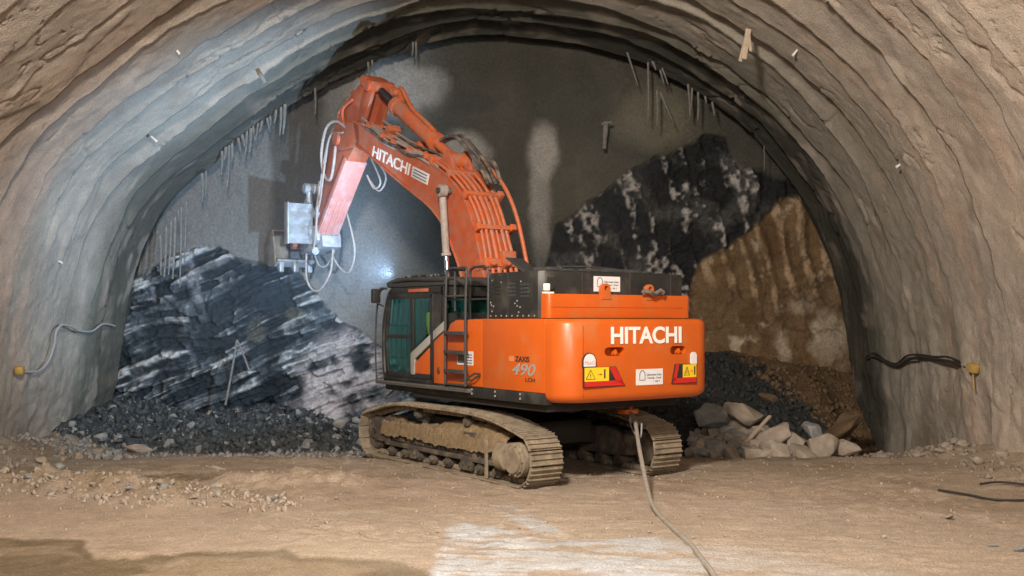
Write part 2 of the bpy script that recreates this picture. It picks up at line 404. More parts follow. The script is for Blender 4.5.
o = link('wall_face', npmesh('wall_face', P, gridfaces(*X.shape), C), M_face); tag(o, kind='structure')

# ---- floor
M_floor = material('tunnel_floor', vcol=True, rough=.9, noise=.24, nscale=34, bump=1.5, bscale=30, spec=.2)
ys = np.concatenate([np.arange(2, 9.5, .12), np.arange(9.5, 28, .035)]); xs = np.arange(-11.2, 10.2, .035)
X, Y = np.meshgrid(xs, ys); x = X.ravel(); y = Y.ravel()
Zg = ground(x, y)
n1 = fbm(x*.6, y*.6, 81, 4); n2 = fbm(x*2.5, y*2.5, 82, 4); n3 = fbm(x*9, y*9, 83, 3)
C = np.zeros((x.size, 3)); C[:] = (.36, .28, .208)
C = mixc(C, (.29, .222, .158), ss(-.1, .4, n1+.3*n2)*.8)
C = mixc(C, (.27, .20, .14), ss(.30, .6, fbm(x*3.1, y*4.5, 88, 4))*.7)
C = mixc(C, (.23, .185, .14), ss(18.2, 21.5, y+1.2*n1)*.75)
C = mixc(C, (.20, .185, .16), ss(-5.5, -8.5, x+n1)*ss(16.5, 18.5, y)*.7)
# wet slurry, bottom left, with a sharp winding rim
edge = np.interp(x, [-6.4, -5.2, -4.83, -4.57, -4.2, -3.6, -2.6, -2.3, -1.2, -.9, -.5, 0], [12.62, 12.6, 12.0, 11.5, 11.42, 11.8, 11.88, 11.42, 11.35, 10.9, 10.2, 9])
dw = edge+.16*n2+.05*n3-y
wet = ss(-.06, .06, dw)
isl = ss(-.05, .25, fbm(x*.9+3, y*1.5, 84, 3)+.1*n2)
C = mixc(C, (.125, .092, .052), wet*.9)
C = mixc(C, (.25, .19, .125), wet*isl*ss(.12, .4, dw)*.8)
yr_ = np.interp(x, [-9, -7.3, -5.8, -4.3, -3.2], [16.9, 16.4, 15.7, 15.1, 14.8])
C = mixc(C, (.18, .135, .08), np.exp(-((y-yr_-.1)/.5)**2)*ss(-3, -4.4, x)*ss(-.2, .3, n2+.4)*.75)
damp = ss(.75, .45, np.hypot((x+5.8)/2.6, (y-17.0)/.9)+.3*n2); C = mixc(C, (.15, .11, .065), damp*.75)
damp3 = ss(.25, .45, fbm(x*1.1+9, y*1.6, 89, 4))*ss(14, 17, y); C = mixc(C, (.22, .165, .11), damp3*.6)
damp2 = ss(.9, .5, np.hypot((x-4.6)/1.6, (y-19.5)/.55)+.5*n2); C = mixc(C, (.13, .10, .07), damp2*.6)
# pale cement slurry dried on the floor, combed by tracks
bandy = 12.3-.10*(x-1.0)+.3*n1
cem = ss(.12, -.12, y-np.interp(x, [-.8, -.2, .3, .9, 1.6, 2.4, 3.2, 4.2], [13.2, 13.1, 12.6, 12.2, 12.45, 12.2, 11.6, 10.8])+.25*n2)*ss(-.86, -.74, x+.08*n2)*ss(4.6, 2.6, x+.5*n2)
tongue = ss(.26, .10, np.abs(x-(-.15+.36*(14.7-y))+.12*n2))*ss(12.5, 12.8, y)*ss(15.1, 14.6, y)
brk = 1-.5*ss(1.2, 2.6, x)
comb = vn(x*1.3+y*6.5, y*2-x*1.1, 85); comb2 = vn(x*3+y*14, y*3-x*2, 86)
cm = np.clip((cem*brk+.9*tongue), 0, 1)*ss(-.30, .25, comb*.7+comb2*.6+.5*n2+.35*n3+.12)
C = mixc(C, (.42, .43, .44), cm*.9)
halo = ss(2.6, 1.2, np.hypot((x-1.6)/2.6, (y-12.6)/1.3)+.5*n2); C = mixc(C, (.42, .36, .29), halo*.3*(1-cm))
dust = ss(.1, .5, fbm(x*.8+5, y*2.2, 87, 4)); C = mixc(C, (.42, .355, .285), dust*.3*(1-wet))
C = C*(1+.13*n2[:, None]+.14*n3[:, None])
Zg = Zg+.012*comb*cem-.02*wet+.010*comb2*(1-wet)*ss(6, 2, np.abs(x-1.5))
P = np.stack([x, y, Zg], -1)
o = link('floor', npmesh('floor', P, gridfaces(*X.shape), C), M_floor); tag(o, kind='structure')

# ---- muck against the face
M_muck = material('muck_soil', vcol=True, rough=.9, noise=.2, nscale=12, bump=1, bscale=18)
def muckL(x, y):
    n = fbm(x*1.2, y*1.2, 91, 4)
    toe = 23.0+.35*n+.25*np.sin(x*1.2)
    hh = np.interp(x, [-10.5, -9.2, -8, -6.6, -5.4, -4.2, -3.2, -1, 1, 2.2], [.8, .85, .7, .95, .8, .35, .2, .3, .3, .1])
    t = np.clip((y-toe)/(27.4-toe), -.2, 1)
    return ground(x, y)-.08+(hh+.25)*np.sign(t)*np.abs(t)**.8+.12*n+.05*fbm(x*5, y*5, 92, 3)
def muckR(x, y):
    n = fbm(x*1.2, y*1.2, 93, 4)
    toe = 22.6+.3*n+2.2*ss(7.2, 8.4, x)
    hh = np.interp(x, [1.2, 3, 4.6, 5.4, 6.2, 7, 7.8, 8.8, 9.6], [.8, 1.9, 2.35, 2.4, 2.3, 2.2, 2.1, 2.0, 1.8])
    t = np.clip((y-toe)/(27.4-toe), -.2, 1)
    return ground(x, y)-.08+(hh+.45)*np.sign(t)*np.abs(t)**1.0+.12*n+.07*fbm(x*4, y*4, 94, 3)
def heap(name, fn, x0, x1, colf, label, cat):
    X, Y = np.meshgrid(np.arange(x0, x1, .045), np.arange(22.2, 27.6, .045)); x = X.ravel(); y = Y.ravel()
    o = link(name, npmesh(name, np.stack([x, y, fn(x, y)], -1), gridfaces(*X.shape), colf(x, y)), M_muck)
    return tag(o, label, cat, kind='stuff')
def colL(x, y):
    C = np.zeros((x.size, 3)); C[:] = (.03, .036, .036)
    C = mixc(C, (.08, .085, .085), ss(-.1, .5, fbm(x*3, y*3, 95, 4)))
    return mixc(C, (.25, .22, .18), ss(23.2, 22.8, y+.3*fbm(x*2, y*2, 96, 3)))
def colR(x, y):
    C = np.zeros((x.size, 3)); C[:] = (.022, .023, .022)
    br = ss(-.3, .3, x-6.0-.55*(26.6-y)+.7*fbm(x*.9, y*.9, 97, 3)); C = mixc(C, (.10, .062, .03), br)
    return C*(1+.5*fbm(x*5, y*5, 98, 4))[:, None]
heap('dark_muck_slope', muckL, -10.4, 2.2, colL, 'dark grey slope of broken rock below the layered rock face on the left', 'rubble')
heap('soil_slope', muckR, 1.2, 9.6, colR, 'black and brown soil slope behind the pale boulders right of the excavator', 'soil')

# ---- loose stones
M_grey = material('dark_stone', (.05, .058, .062), .85, noise=.7, nscale=4, dirt=(.17, .17, .165), dirt_amt=.30, dscale=5, bump=.6, bscale=14)
M_dark = material('black_stone', (.024, .026, .026), .8, noise=.7, nscale=4, bump=.6, bscale=14)
M_pale = material('pale_stone', (.34, .285, .23), .9, noise=.25, nscale=2.2, dirt=(.27, .19, .12), dirt_amt=.35, dscale=1.6, bump=.7, bscale=12)
M_brown = material('brown_stone', (.12, .075, .038), .9, noise=.3, nscale=2, bump=.7, bscale=12)
M_bluegrey = material('light_grey_stone', (.25, .25, .24), .88, noise=.35, nscale=2, bump=.6, bscale=12)
def gravel(name, spots, mat, label, cat, seed=1):
    protos = []
    for s in range(6):
        r = random.Random(seed*31+s); bm = bmesh.new()
        for i in range(10):
            v = Vector((r.gauss(0, 1), r.gauss(0, 1), r.gauss(0, 1))).normalized(); bm.verts.new((v.x, v.y*.8, v.z*.6))
        bmesh.ops.convex_hull(bm, input=bm.verts); bmesh.ops.triangulate(bm, faces=bm.faces[:])
        bm.verts.ensure_lookup_table(); bm.verts.index_update()
        protos.append((np.array([v.co[:] for v in bm.verts]), np.array([[v.index for v in f.verts] for f in bm.faces]))); bm.free()
    Vs = []; Fs = []; n = 0; rg = np.random.RandomState(seed)
    for (px, py, pz, s) in spots:
        v, f = protos[rg.randint(6)]; q = Euler(rg.rand(3)*6.28).to_matrix(); q = np.array(q)
        Vs.append((v@q.T)*s+np.array((px, py, pz))); Fs.append(f+n); n += len(v)
    me = npmesh(name, np.concatenate(Vs), np.concatenate(Fs), smooth=False)
    return tag(link(name, me, mat), label, cat, kind='stuff')
rg = np.random.RandomState(11)
def scat(n, x0, x1, y0, y1, fn, s0, s1, pw=2.5, keep=None):
    out = []
    x = rg.uniform(x0, x1, n); y = rg.uniform(y0, y1, n); s = s0+(s1-s0)*rg.rand(n)**pw
    z = fn(x, y)
    for a, b, c_, d in zip(x, y, z, s):
        if keep is None or keep(a, b): out.append((a, b, c_+d*.15, d))
    return out
gravel('dark_rubble', scat(12000, -10, 1.5, 22.9, 27.1, muckL, .015, .16, 6), M_grey, 'small dark grey broken stones covering the muck slope left of the excavator', 'rubble', 1)
gravel('light_rubble', scat(500, -10, -1, 22.9, 27.0, muckL, .03, .16, 4), M_bluegrey, 'scattered light grey broken stones on the dark muck slope left of the excavator', 'rubble', 8)
gravel('black_rubble', scat(4200, 2.0, 7.0, 23.2, 27.2, muckR, .02, .16, 5, lambda a, b: a-6.0-.55*(26.6-b) < .3), M_dark, 'small black stones on the dark slope behind the excavator counterweight', 'rubble', 2)
gravel('brown_rubble', scat(2200, 5.2, 8.9, 23.2, 27.2, muckR, .02, .15, 5, lambda a, b: a-6.0-.55*(26.6-b) > -.2), M_brown, 'small brown lumps of soil on the slope beside the right wall', 'rubble', 3)
gravel('floor_gravel', scat(5200, -9.5, 8.8, 12.4, 22.5, ground, .006, .042, 5), M_pale, 'fine pale gravel strewn over the beige tunnel floor', 'gravel', 4)
ridge_spots = [q for q in scat(5200, -9.0, -3.0, 14.0, 17.6, ground, .012, .085, 4, lambda a, b: abs(b-float(np.interp(a, [-9, -7.3, -5.8, -4.3, -3.2], [16.7, 16.2, 15.5, 14.9, 14.6]))) < .8*random.random())]
gravel('ridge_gravel', ridge_spots, M_pale, 'band of pale gravel on the low earth ridge at the left of the floor', 'gravel', 5)
ed = [q for q in scat(1800, -10.3, -1, 21.0, 23.6, ground, .012, .11, 5)]
gravel('toe_gravel', ed, M_bluegrey, 'grey chips scattered along the foot of the dark slope on the left', 'gravel', 6)
bs = scat(1300, 7.6, 9.6, 15.5, 26, ground, .012, .10, 5)+scat(1300, -10.6, -8.6, 15, 25, ground, .012, .11, 5)
M_foot = material('rebound_chips', (.27, .225, .175), .9, noise=.35, nscale=4, bump=.6, bscale=14)
gravel('wall_foot_gravel', bs, M_foot, 'beige chips and sprayed rebound lying along the foot of both side walls', 'gravel', 7)

# individual rocks
protoR = [rock_mesh(100+i, 1, random.Random(i).uniform(.7, .95), random.Random(i+50).uniform(.6, .85), n=15, rough=.07) for i in range(9)]
def rock(name, i, x, y, z, s, mat, label, cat='rock', group=None, rot=None, sc=(1, 1, 1)):
    me = protoR[i % 9]
    if not me.materials or me.materials[0] != mat:
        key = '%d_%s' % (i % 9, mat.name); m2 = bpy.data.meshes.get(key)
        if not m2: m2 = me.copy(); m2.name = key; m2.materials.clear(); m2.materials.append(mat)
        me = m2
    o = bpy.data.objects.new(name, me); COL.objects.link(o); o.location = (x, y, z)
    r = random.Random(i*7+int(x*100)); o.rotation_euler = rot if rot else (r.uniform(-.5, .5), r.uniform(-.5, .5), r.uniform(0, 6.28))
    o.scale = (s*sc[0], s*sc[1], s*sc[2]); return tag(o, label, cat, group)
def at(px, py, Y): return ((px-512)*Y/1050, 2.6-(py-320)*Y/1050)
big = [  # image x, image y, distance, half size, proto, label, material, scale
 (822, 446, 22.3, .36, 0, 'large pale boulder at the right end of the boulder heap, nearest the wall', M_pale, (.9, .9, 1.25)),
 (845, 447, 22.4, .30, 1, 'wedge shaped pale boulder touching the foot of the dark wall strip', M_pale, (1, .9, 1)),
 (804, 453, 22.0, .34, 2, 'low rounded pale boulder in front of the right end of the heap', M_pale, (1.15, .9, .8)),
 (812, 431, 22.8, .33, 3, 'jagged grey boulder topping the right end of the heap', M_bluegrey, (1.1, .9, .9)),
 (776, 449, 22.1, .36, 4, 'broad pale boulder at the front middle of the heap', M_pale, (1.1, .9, .8)),
 (776, 434, 22.7, .38, 5, 'tan boulder behind the front middle one in the heap', M_pale, (1.1, .9, .85)),
 (750, 452, 22.1, .27, 6, 'pinkish boulder low in front, just right of the leaning stick', M_pale, (1, .9, 1)),
 (747, 414, 24.0, .50, 7, 'big tan flat boulder lying on top of the heap at its left', M_pale, (1.35, .9, .7)),
 (741, 436, 22.9, .30, 8, 'grey pink boulder behind the leaning stick', M_bluegrey, (1.1, .9, .9)),
 (712, 415, 23.8, .42, 0, 'grey boulder at the left top of the heap, partly in the machine shade', M_bluegrey, (1.1, .9, .8)),
 (728, 413, 24.2, .28, 2, 'upright narrow grey boulder left of the big flat tan boulder', M_bluegrey, (.8, .9, 1.2)),
 (842, 428, 23.6, .42, 5, 'large brown boulder lying on the soil slope beside the wall', M_brown, (1.3, .9, .7)),
 (846, 417, 24.2, .30, 3, 'smaller brown boulder on top of the large brown one', M_brown, (1.2, .9, .7)),
 (771, 402, 25.2, .42, 1, 'reddish brown boulder high on the dark slope', M_brown, (1.1, .9, .9)),
 (797, 440, 22.6, .26, 6, 'small pale boulder wedged in the middle of the heap', M_pale, (1, 1, 1)),
 (45, 487, 16.2, .16, 4, 'dark brown rock at the left end of the earth ridge', M_brown, (1.25, .9, .9)),
 (78, 496, 15.6, .11, 5, 'small brown rock in front of the left end of the earth ridge', M_brown, (1.2, .9, .6)),
 (219, 474, 18.3, .32, 6, 'flat dirt crusted slab standing on the ridge behind the gravel', M_pale, (1.5, .8, .6)),
 (239, 480, 17.7, .12, 7, 'pale block beside the dirt crusted slab', M_pale, (1.1, .9, 1)),
 (277, 455, 22.4, .26, 8, 'pale angular rock at the foot of the dark slope left of the crawler', M_bluegrey, (1.3, .9, .55)),
 (340, 424, 24.9, .24, 0, 'whitish rock resting on the dark slope left of the crawler', M_bluegrey, (1, 1, .9)),
 (356, 421, 25.2, .18, 1, 'smaller whitish rock right of the whitish rock on the dark slope', M_bluegrey, (.9, 1, 1)),
 (367, 444, 23.9, .28, 2, 'grey rock low beside the front of the near crawler', M_bluegrey, (1, 1, .9)),
 (95, 452, 22.3, .22, 3, 'pale flat rock at the foot of the left wall', M_pale, (1.4, .9, .6)),
 (140, 449, 23.2, .28, 4, 'flat light rock lying on edge near the left end of the dark slope', M_pale, (1.5, .9, .6)),
 (136, 498, 15.4, .13, 5, 'pale rock among the gravel of the left ridge', M_pale, (1.1, .9, 1)),
 (882, 458, 21.6, .20, 6, 'dusty rock at the foot of the dark wall strip on the right', M_pale, (1.5, .9, .6)),
 (914, 456, 20.4, .24, 7, 'dusty rock lump right of the dark wall strip', M_pale, (1.3, .9, .8)),
 (993, 545, 12.1, .08, 8, 'small white stone near the lower right corner', M_bluegrey, (1, .9, .6)),
 (1019, 550, 11.9, .11, 0, 'white stone at the right edge of the picture', M_bluegrey, (1, .9, .7)),
 (949, 517, 13.8, .10, 3, 'small pale stone on the bare floor right of the cable', M_pale, (1.3, .9, .5)),
 (230, 538, 12.6, .05, 4, 'tiny greenish stone on the open floor left of centre', M_grey, (1.3, .9, .6)),
 (1003, 521, 14.3, .20, 1, 'dusty lump of earth at the right edge of the floor', M_pale, (1.3, .9, .5)),
]
for px, py, Y, s, i, lab, mt, sc in big:
    if px > 690 and px < 860 and py > 405: Y -= .75; s *= 1.22; py += 2
    x_, z_ = at(px, py, Y)
    rock('boulder' if s > .25 else 'rock', i, x_, Y, z_, s, mt, lab, 'rock', None, None, sc)
r = random.Random(5)
for k in range(120):
    px = r.uniform(692, 800); yy = r.uniform(0, 1); s = r.uniform(.10, .34)
    Y = 21.3+yy*2.4+r.uniform(-.1, .1); x_ = (px-512)*Y/1050
    top = .95*(1-((px-735)/75)**2) if px < 800 else .2
    z_ = gnd(x_, Y)+.05+max(.0, top)*yy*.75
    rock('stone', k, x_, Y, z_, s, [M_pale, M_bluegrey, M_pale][k % 3], 'fist to head sized pale stone filling the boulder heap behind the excavator', 'stone', 'stones between the boulders of the heap')
for k in range(60):
    x_ = r.uniform(-9.3, -1.6) if k % 3 else r.uniform(-4.9, -3.2); Y = r.uniform(23.4, 26.2); s = r.uniform(.10, .24)
    rock('stone', k+3, x_, Y, float(muckL(np.array([x_]), np.array([Y]))[0])+s*.2, s, [M_grey, M_bluegrey, M_grey, M_dark][k % 4], 'loose angular stone on the dark muck slope left of the excavator', 'stone', 'stones on the dark slope')
for k in range(40):
    x_ = r.uniform(-9.0, -3.3); Y = float(np.interp(x_, [-9, -7.3, -5.8, -4.3, -3.2], [16.6, 16.1, 15.4, 14.8, 14.5]))+r.uniform(-.5, .4); s = r.uniform(.035, .10)
    rock('stone', k+5, x_, Y, gnd(x_, Y)+s*.25, s, [M_pale, M_pale, M_bluegrey][k % 3], 'small pale stone lying on the low earth ridge at the left of the floor', 'stone', 'stones on the earth ridge')
for k in range(24):
    Y = r.uniform(18, 23.6); x_ = 8.6+r.uniform(-.7, .2); s = r.uniform(.06, .16)
    rock('stone', k+2, x_, Y, gnd(x_, Y)+s*.3, s, M_pale, 'dusty stone lying along the foot of the right wall', 'stone', 'stones at the foot of the right wall')
for k in range(34):
    Y = r.uniform(18, 24); x_ = -9.4+r.uniform(-.3, 2.6)*(Y/24); s = r.uniform(.05, .15)
    rock('stone', k+1, x_, Y, gnd(x_, Y)+s*.3, s, [M_pale, M_bluegrey][k % 2], 'dusty stone lying between the left wall foot and the dark slope', 'stone', 'stones at the foot of the left wall')

# ---- steel ends and bars sticking out of the lining
M_bar = material('cement_coated_steel', (.20, .19, .17), .9, noise=.3, nscale=8, bump=.5, bscale=40)
M_barw = material('warm_coated_wood', (.50, .40, .30), .85, noise=.2, nscale=8)
M_wire = material('black_cable', (.03, .028, .026), .6)
M_rope = material('pale_hose', (.33, .32, .33), .7)
def bar(px, py, L_, Y, r_, lab, grp, tilt=(0, 0), mat=None, name='hanging_bar', n=7):
    x_, z_ = at(px, py, Y); g = B()
    g.tube([(0, 0, .05), (tilt[0]*.5+.01, tilt[1]*.5, -L_*.5), (tilt[0], tilt[1], -L_)], [r_*1.0, r_*.8, r_*.5], n, 3)
    o = g.build(name, mat or M_bar, None); o.location = (x_, Y, z_); return tag(o, lab, 'bar', grp)
spk = [(181, 212, 78), (175, 222, 60), (166, 232, 48), (171, 226, 52), (160, 240, 38), (186, 206, 62), (178, 215, 30), (202, 178, 26), (206, 176, 22),
       (222, 156, 22), (229, 150, 40), (232, 148, 16), (226, 152, 12), (247, 136, 24), (251, 133, 22), (253, 131, 12), (258, 128, 16), (262, 126, 10), (267, 123, 12), (270, 121, 8), (281, 112, 26), (285, 109, 28), (276, 115, 12), (242, 140, 10), (238, 143, 12)]
r = random.Random(9)
for px, py, L_ in spk:
    bar(px, py-3, L_*26.3/1050, 26.25, r.uniform(.022, .045), 'cement coated bar end hanging from the edge of the lining on the left', 'bars hanging from the left lining edge', (r.uniform(-.06, .08), r.uniform(-.1, .1)))
for px, py, L_ in [(315, 92, 24), (413, 46, 12), (416, 46, 16), (368, 66, 12), (372, 64, 8)]:
    bar(px, py-2, L_*26.3/1050, 26.25, .03, 'coated bar hanging from the crown just above the boom head', 'bars hanging above the boom head', (r.uniform(-.03, .03), 0))
for px, py, L_, tx in [(648, 64, 56, .0), (652, 62, 8, .1), (660, 72, 12, .1), (662, 70, 14, .15), (657, 92, 34, 0), (660, 94, 30, .35), (627, 54, 32, .28)]:
    bar(px, py, L_*26.4/1050, 26.3, .025 if L_ > 10 else .035, 'thin coated bar hanging from the crown right of the middle', 'bars hanging from the crown right of the middle', (tx, 0))
for px, py, L_ in [(688, 86, 30), (692, 90, 20), (698, 94, 26), (712, 104, 12), (705, 98, 5)]:
    bar(px, py, L_*26.4/1050, 26.3, .028, 'short coated bar hanging at the upper right edge of the lining', 'bars hanging at the upper right lining edge', (r.uniform(-.05, .08), 0))
bar(764, 148, .6, 26.3, .012, 'very thin wire hanging in front of the dark face at upper right', None, (0, 0), None, 'hanging_wire')
g = B(); x_, z_ = at(606, 122, 27.0)
g.tube([(0, 0, 0), (-.05, -.05, -.7)], [.07, .05], 8, 3); g.tube([(-.12, -.05, -.06), (.14, -.08, -.02)], .035, 7, 2)
o = g.build('anchor_bar', M_bar); o.location = (x_, 27.0, z_); tag(o, 'thick coated anchor bar with short crosspiece on the olive face', 'bar')
g = B(); x_, z_ = at(237, 340, 26.35)
g.tube([(0, 0, 0), (-.1, -.2, -.9), (-.17, -.45, -1.6)], .028, 7, 3); g.tube([(0, 0, 0), (.18, -.1, -.35), (.38, -.3, -.75)], .024, 7, 3)
o = g.build('forked_bar', M_bar); o.location = (x_, 26.35, z_); tag(o, 'forked pale bar leaning on the dark layered rock on the left', 'bar')
# broken timber stakes hanging from the vault
g = B(); x_, z_ = at(746, 30, 21.0)
rr_ = Euler((.1, .15, .3)).to_matrix()
g.box((0, 0, -.28), (.11, .04, .60), .006, (.1, .13, .2)); g.box((-.04, .02, -.32), (.07, .03, .62), .006, (.1, .22, .2)); g.box((.07, .0, -.22), (.05, .03, .42), .006, (0, -.10, .1))
o = g.build('timber_stakes', M_barw); o.location = (x_, 21.0, z_); tag(o, 'cluster of broken pale timber stakes hanging from the vault at upper right', 'stakes')
g = B(); x_, z_ = at(240, 78, 23.2); g.box((0, 0, 0), (.09, .06, .24), .02, (.2, -.5, 0)); o = g.build('bar_stub', M_bar); o.location = (x_+.5, 23.2, z_); tag(o, 'short pale stub sticking out of the vault at upper left', 'bar')

# cables on the walls
def wall_pt(side_, Y, z, off=.06):
    s_ = 1 if side_ > 0 else -1
    best = None
    rr0 = 9.5
    t = math.asin(min(1, z/rr0)) if s_ > 0 else PI-math.asin(min(1, z/rr0))
    rr0 = float(wallR(np.array([t]), np.array([Y]))[0])
    t = math.asin(min(1, z/rr0)) if s_ > 0 else PI-math.asin(min(1, z/rr0))
    return Vector((AX+(rr0-off)*math.cos(t), Y, z))
def wall_path(side_, pix, off):
    out = []
    for px, py in pix:
        k = (px-512)/1050; Y = 20
        for it in range(12):
            z = 2.6-(py-320)*Y/1050; p = wall_pt(side_, Y, z, off); Y = p.x/k
        z = 2.6-(py-320)*Y/1050; out.append(wall_pt(side_, Y, z, off))
    return out
M_yel = material('yellow_cap', (.40, .27, .07), .6, noise=.2)
g = B(); pr = wall_path(1, [(867, 359), (876, 357), (886, 362), (897, 366), (908, 360), (920, 357), (935, 359), (950, 362), (966, 367)], .10)
g.tube(pr, .032, 8, 6); g.tube([p+Vector((0, .05, .06+.03*math.sin(i*2))) for i, p in enumerate(pr)], .022, 8, 6)
tag(g.build('wall_cable', M_wire), 'black twisted cable sagging along the right wall', 'cable')
g = B(); pl = wall_path(-1, [(115, 326), (103, 324), (92, 331), (80, 331), (72, 327), (62, 325), (56, 332), (54, 345), (48, 362), (38, 371), (22, 372)], .10)
g.tube(pl, .025, 8, 6); tag(g.build('wall_cable', M_rope), 'pale grey cable looping down the left wall', 'cable')
g = B(); q = wall_path(1, [(973, 368)], .12)[0]; g.box((0, 0, 0), (.14, .24, .18), .05, (.2, 0, .2)); g.cyl((0, 0, -.08), (0.02, 0, -.42), .015)
o = g.build('junction_cap', M_yel); o.location = q; tag(o, 'dusty yellow cap on the right wall at the cable end', 'cap')
g = B(); q = wall_path(-1, [(20, 370)], .12)[0]; g.box((0, 0, 0), (.16, .2, .16), .04, (.2, 0, .2))
o = g.build('junction_cap', M_yel); o.location = q; tag(o, 'dusty yellow cap on the left wall at the pale cable end', 'cap')
M_white = material('white_paint_chip', (.75, .73, .70), .8)
for side_, px, py, lab in [(-1, 178, 52, 'white target stub on the upper left vault beside the dark crack'), (-1, 155, 140, 'white flaked patch on the left vault'), (1, 794, 54, 'small white target stub on the upper right vault'), (1, 898, 166, 'white target stub above the pale patch on the right vault'), (-1, 60, 262, 'small white stub low on the left vault')]:
    th_ = math.atan2(2.6-(py-320)*20/1050, (px-512)*20/1050-AX); Y = 20.
    for it in range(15):
        R_ = float(wallR(np.array([th_]), np.array([Y]))[0])-.05
        k1 = (px-512)/1050; k2 = -(py-320)/1050
        a_ = k1*k1+k2*k2; b_ = 2*(-AX*k1+2.6*k2); c_ = AX*AX+2.6**2-R_*R_
        Y = (-b_+math.sqrt(b_*b_-4*a_*c_))/(2*a_); th_ = math.atan2(2.6+k2*Y, k1*Y-AX)
    g = B(); c_ = Vector((AX-k1*Y, 0, -(2.6+k2*Y))).normalized(); g.cyl(c_*-.12, c_*.05, .02, .028, 12)
    o = g.build('target_stub', M_white); o.location = (k1*Y, Y, 2.6+k2*Y); tag(o, lab, 'marker')
# rods and stick on the floor
g = B(); a = (at(938, 491, 1)[0]*16.2, 16.2, 0); 
def gp(px, py, up=.03):
    Y = 15.
    for it in range(30):
        X_ = (px-512)*Y/1050; Y = (2.6-gnd(X_, Y)-up)*1050/(py-320)
    return Vector(((px-512)*Y/1050, Y, gnd((px-512)*Y/1050, Y)+up))
g.tube([gp(938, 491), gp(965, 494), gp(995, 498), gp(1030, 499)], .018, 7, 5)
tag(g.build('steel_rod', M_wire), 'long thin black rod lying on the floor at the right edge', 'rod')
g = B(); g.tube([gp(980, 484), gp(1000, 484, .05), gp(1032, 485)], .018, 7, 5)
tag(g.build('steel_rod', M_wire), 'short black rod lying behind the long one at the right edge', 'rod')
g = B(); p0 = Vector((at(733, 457, 21.6)[0], 21.6, at(733, 457, 21.6)[1])); p1 = Vector((at(770, 416, 22.5)[0], 22.5, at(770, 416, 22.5)[1])); d_ = p1-p0
g.box((0, 0, 0), (.075, .045, d_.length), .008, d_.to_track_quat('Z', 'Y').to_matrix())
o = g.build('timber_stick', M_barw); o.location = (p0+p1)/2; tag(o, 'long thin timber stick leaning on the boulder heap', 'stick')
# trailing cable from the excavator
# ================================================================ excavator
CX, CY = -.09, 19.1
M_or = material('orange_paint', (.57, .102, .007), .42, noise=.06, nscale=2, dirt=(.42, .20, .08), dirt_amt=.22, dscale=1.4, bump=.05, bscale=60, coat=.25)
M_ord = material('dusty_orange_paint', (.50, .095, .030), .6, noise=.15, nscale=5, dirt=(.36, .17, .11), dirt_amt=.62, dscale=5)
M_orh = material('orange_pipe_paint', (.58, .115, .025), .55, noise=.15, nscale=7, dirt=(.34, .21, .16), dirt_amt=.62, dscale=6)
M_blk = material('black_paint', (.022, .022, .021), .5, noise=.15, nscale=4, dirt=(.10, .09, .075), dirt_amt=.30, dscale=2.5, bump=.08, bscale=60)
M_dgrey = material('dark_grey_paint', (.045, .046, .046), .55, noise=.15, nscale=4, dirt=(.13, .115, .095), dirt_amt=.25, dscale=2.5)
M_grey = material('silver_grey_paint', (.33, .32, .29), .5, noise=.1)
M_rub = material('rubber_hose', (.05, .045, .042), .6, dirt=(.28, .22, .18), dirt_amt=.6, dscale=6)
M_hose = material('pale_dusty_hose', (.36, .31, .28), .7, noise=.2, nscale=8)
M_chrome = material('chrome_rod', (.55, .53, .52), .22, 1.0)
M_drod = material('dark_rod', (.05, .055, .06), .3, .6)
M_steel = material('coupler_steel', (.42, .44, .46), .55, .3, noise=.25, nscale=5, dirt=(.25, .22, .18), dirt_amt=.3, dscale=5)
M_track = material('dusty_track_steel', (.27, .215, .15), .8, noise=.28, nscale=6, dirt=(.12, .095, .07), dirt_amt=.45, dscale=5, bump=.5, bscale=30)
M_trackd = material('worn_track_steel', (.075, .062, .05), .75, noise=.3, nscale=7, dirt=(.27, .21, .145), dirt_amt=.45, dscale=4, bump=.5, bscale=30)
M_mud = material('caked_mud', (.22, .155, .085), .95, noise=.3, nscale=10, bump=1, bscale=22)
M_under = material('undercarriage_grime', (.025, .021, .017), .85, noise=.3, nscale=5)
M_glass = bpy.data.materials.new('cab_glass'); M_glass.use_nodes = True
_n = M_glass.node_tree; _n.nodes.clear(); _o = _n.nodes.new('ShaderNodeOutputMaterial'); _m = _n.nodes.new('ShaderNodeMixShader'); _t = _n.nodes.new('ShaderNodeBsdfTransparent'); _g = _n.nodes.new('ShaderNodeBsdfGlossy')
_t.inputs[0].default_value = (.60, .90, .87, 1); _g.inputs['Roughness'].default_value = .08; _g.inputs[0].default_value = (.8, .9, .9, 1); _m.inputs[0].default_value = .10
_n.links.new(_t.outputs[0], _m.inputs[1]); _n.links.new(_g.outputs[0], _m.inputs[2]); _n.links.new(_m.outputs[0], _o.inputs[0])
M_int = material('cab_interior', (.03, .035, .035), .8)
M_vest = material('hi_vis_yellow', (1, .42, .03), .7)
M_w = material('white_letters', (.82, .80, .76), .55)
M_bk = material('black_print', (.02, .02, .02), .6)
M_sticker = material('white_sticker', (.72, .70, .70), .5)
M_ink = material('grey_print', (.12, .11, .12), .6)
M_pinkink = material('pink_print', (.62, .28, .33), .6)
M_yst = material('yellow_sticker', (.85, .55, .02), .45)
M_red = material('red_reflector', (.55, .02, .015), .35)
M_silver = material('silver_print', (.48, .46, .42), .35, .4)
M_lamp = material('lamp_lens', (.85, .82, .72), .3)
M_worklamp = material('work_lamp_lens', (.8, .9, 1), .3, emit=(.7, .85, 1), estr=12)
M_tread = material('tread_plate', (.12, .11, .095), .6, .2, noise=.2, nscale=20)
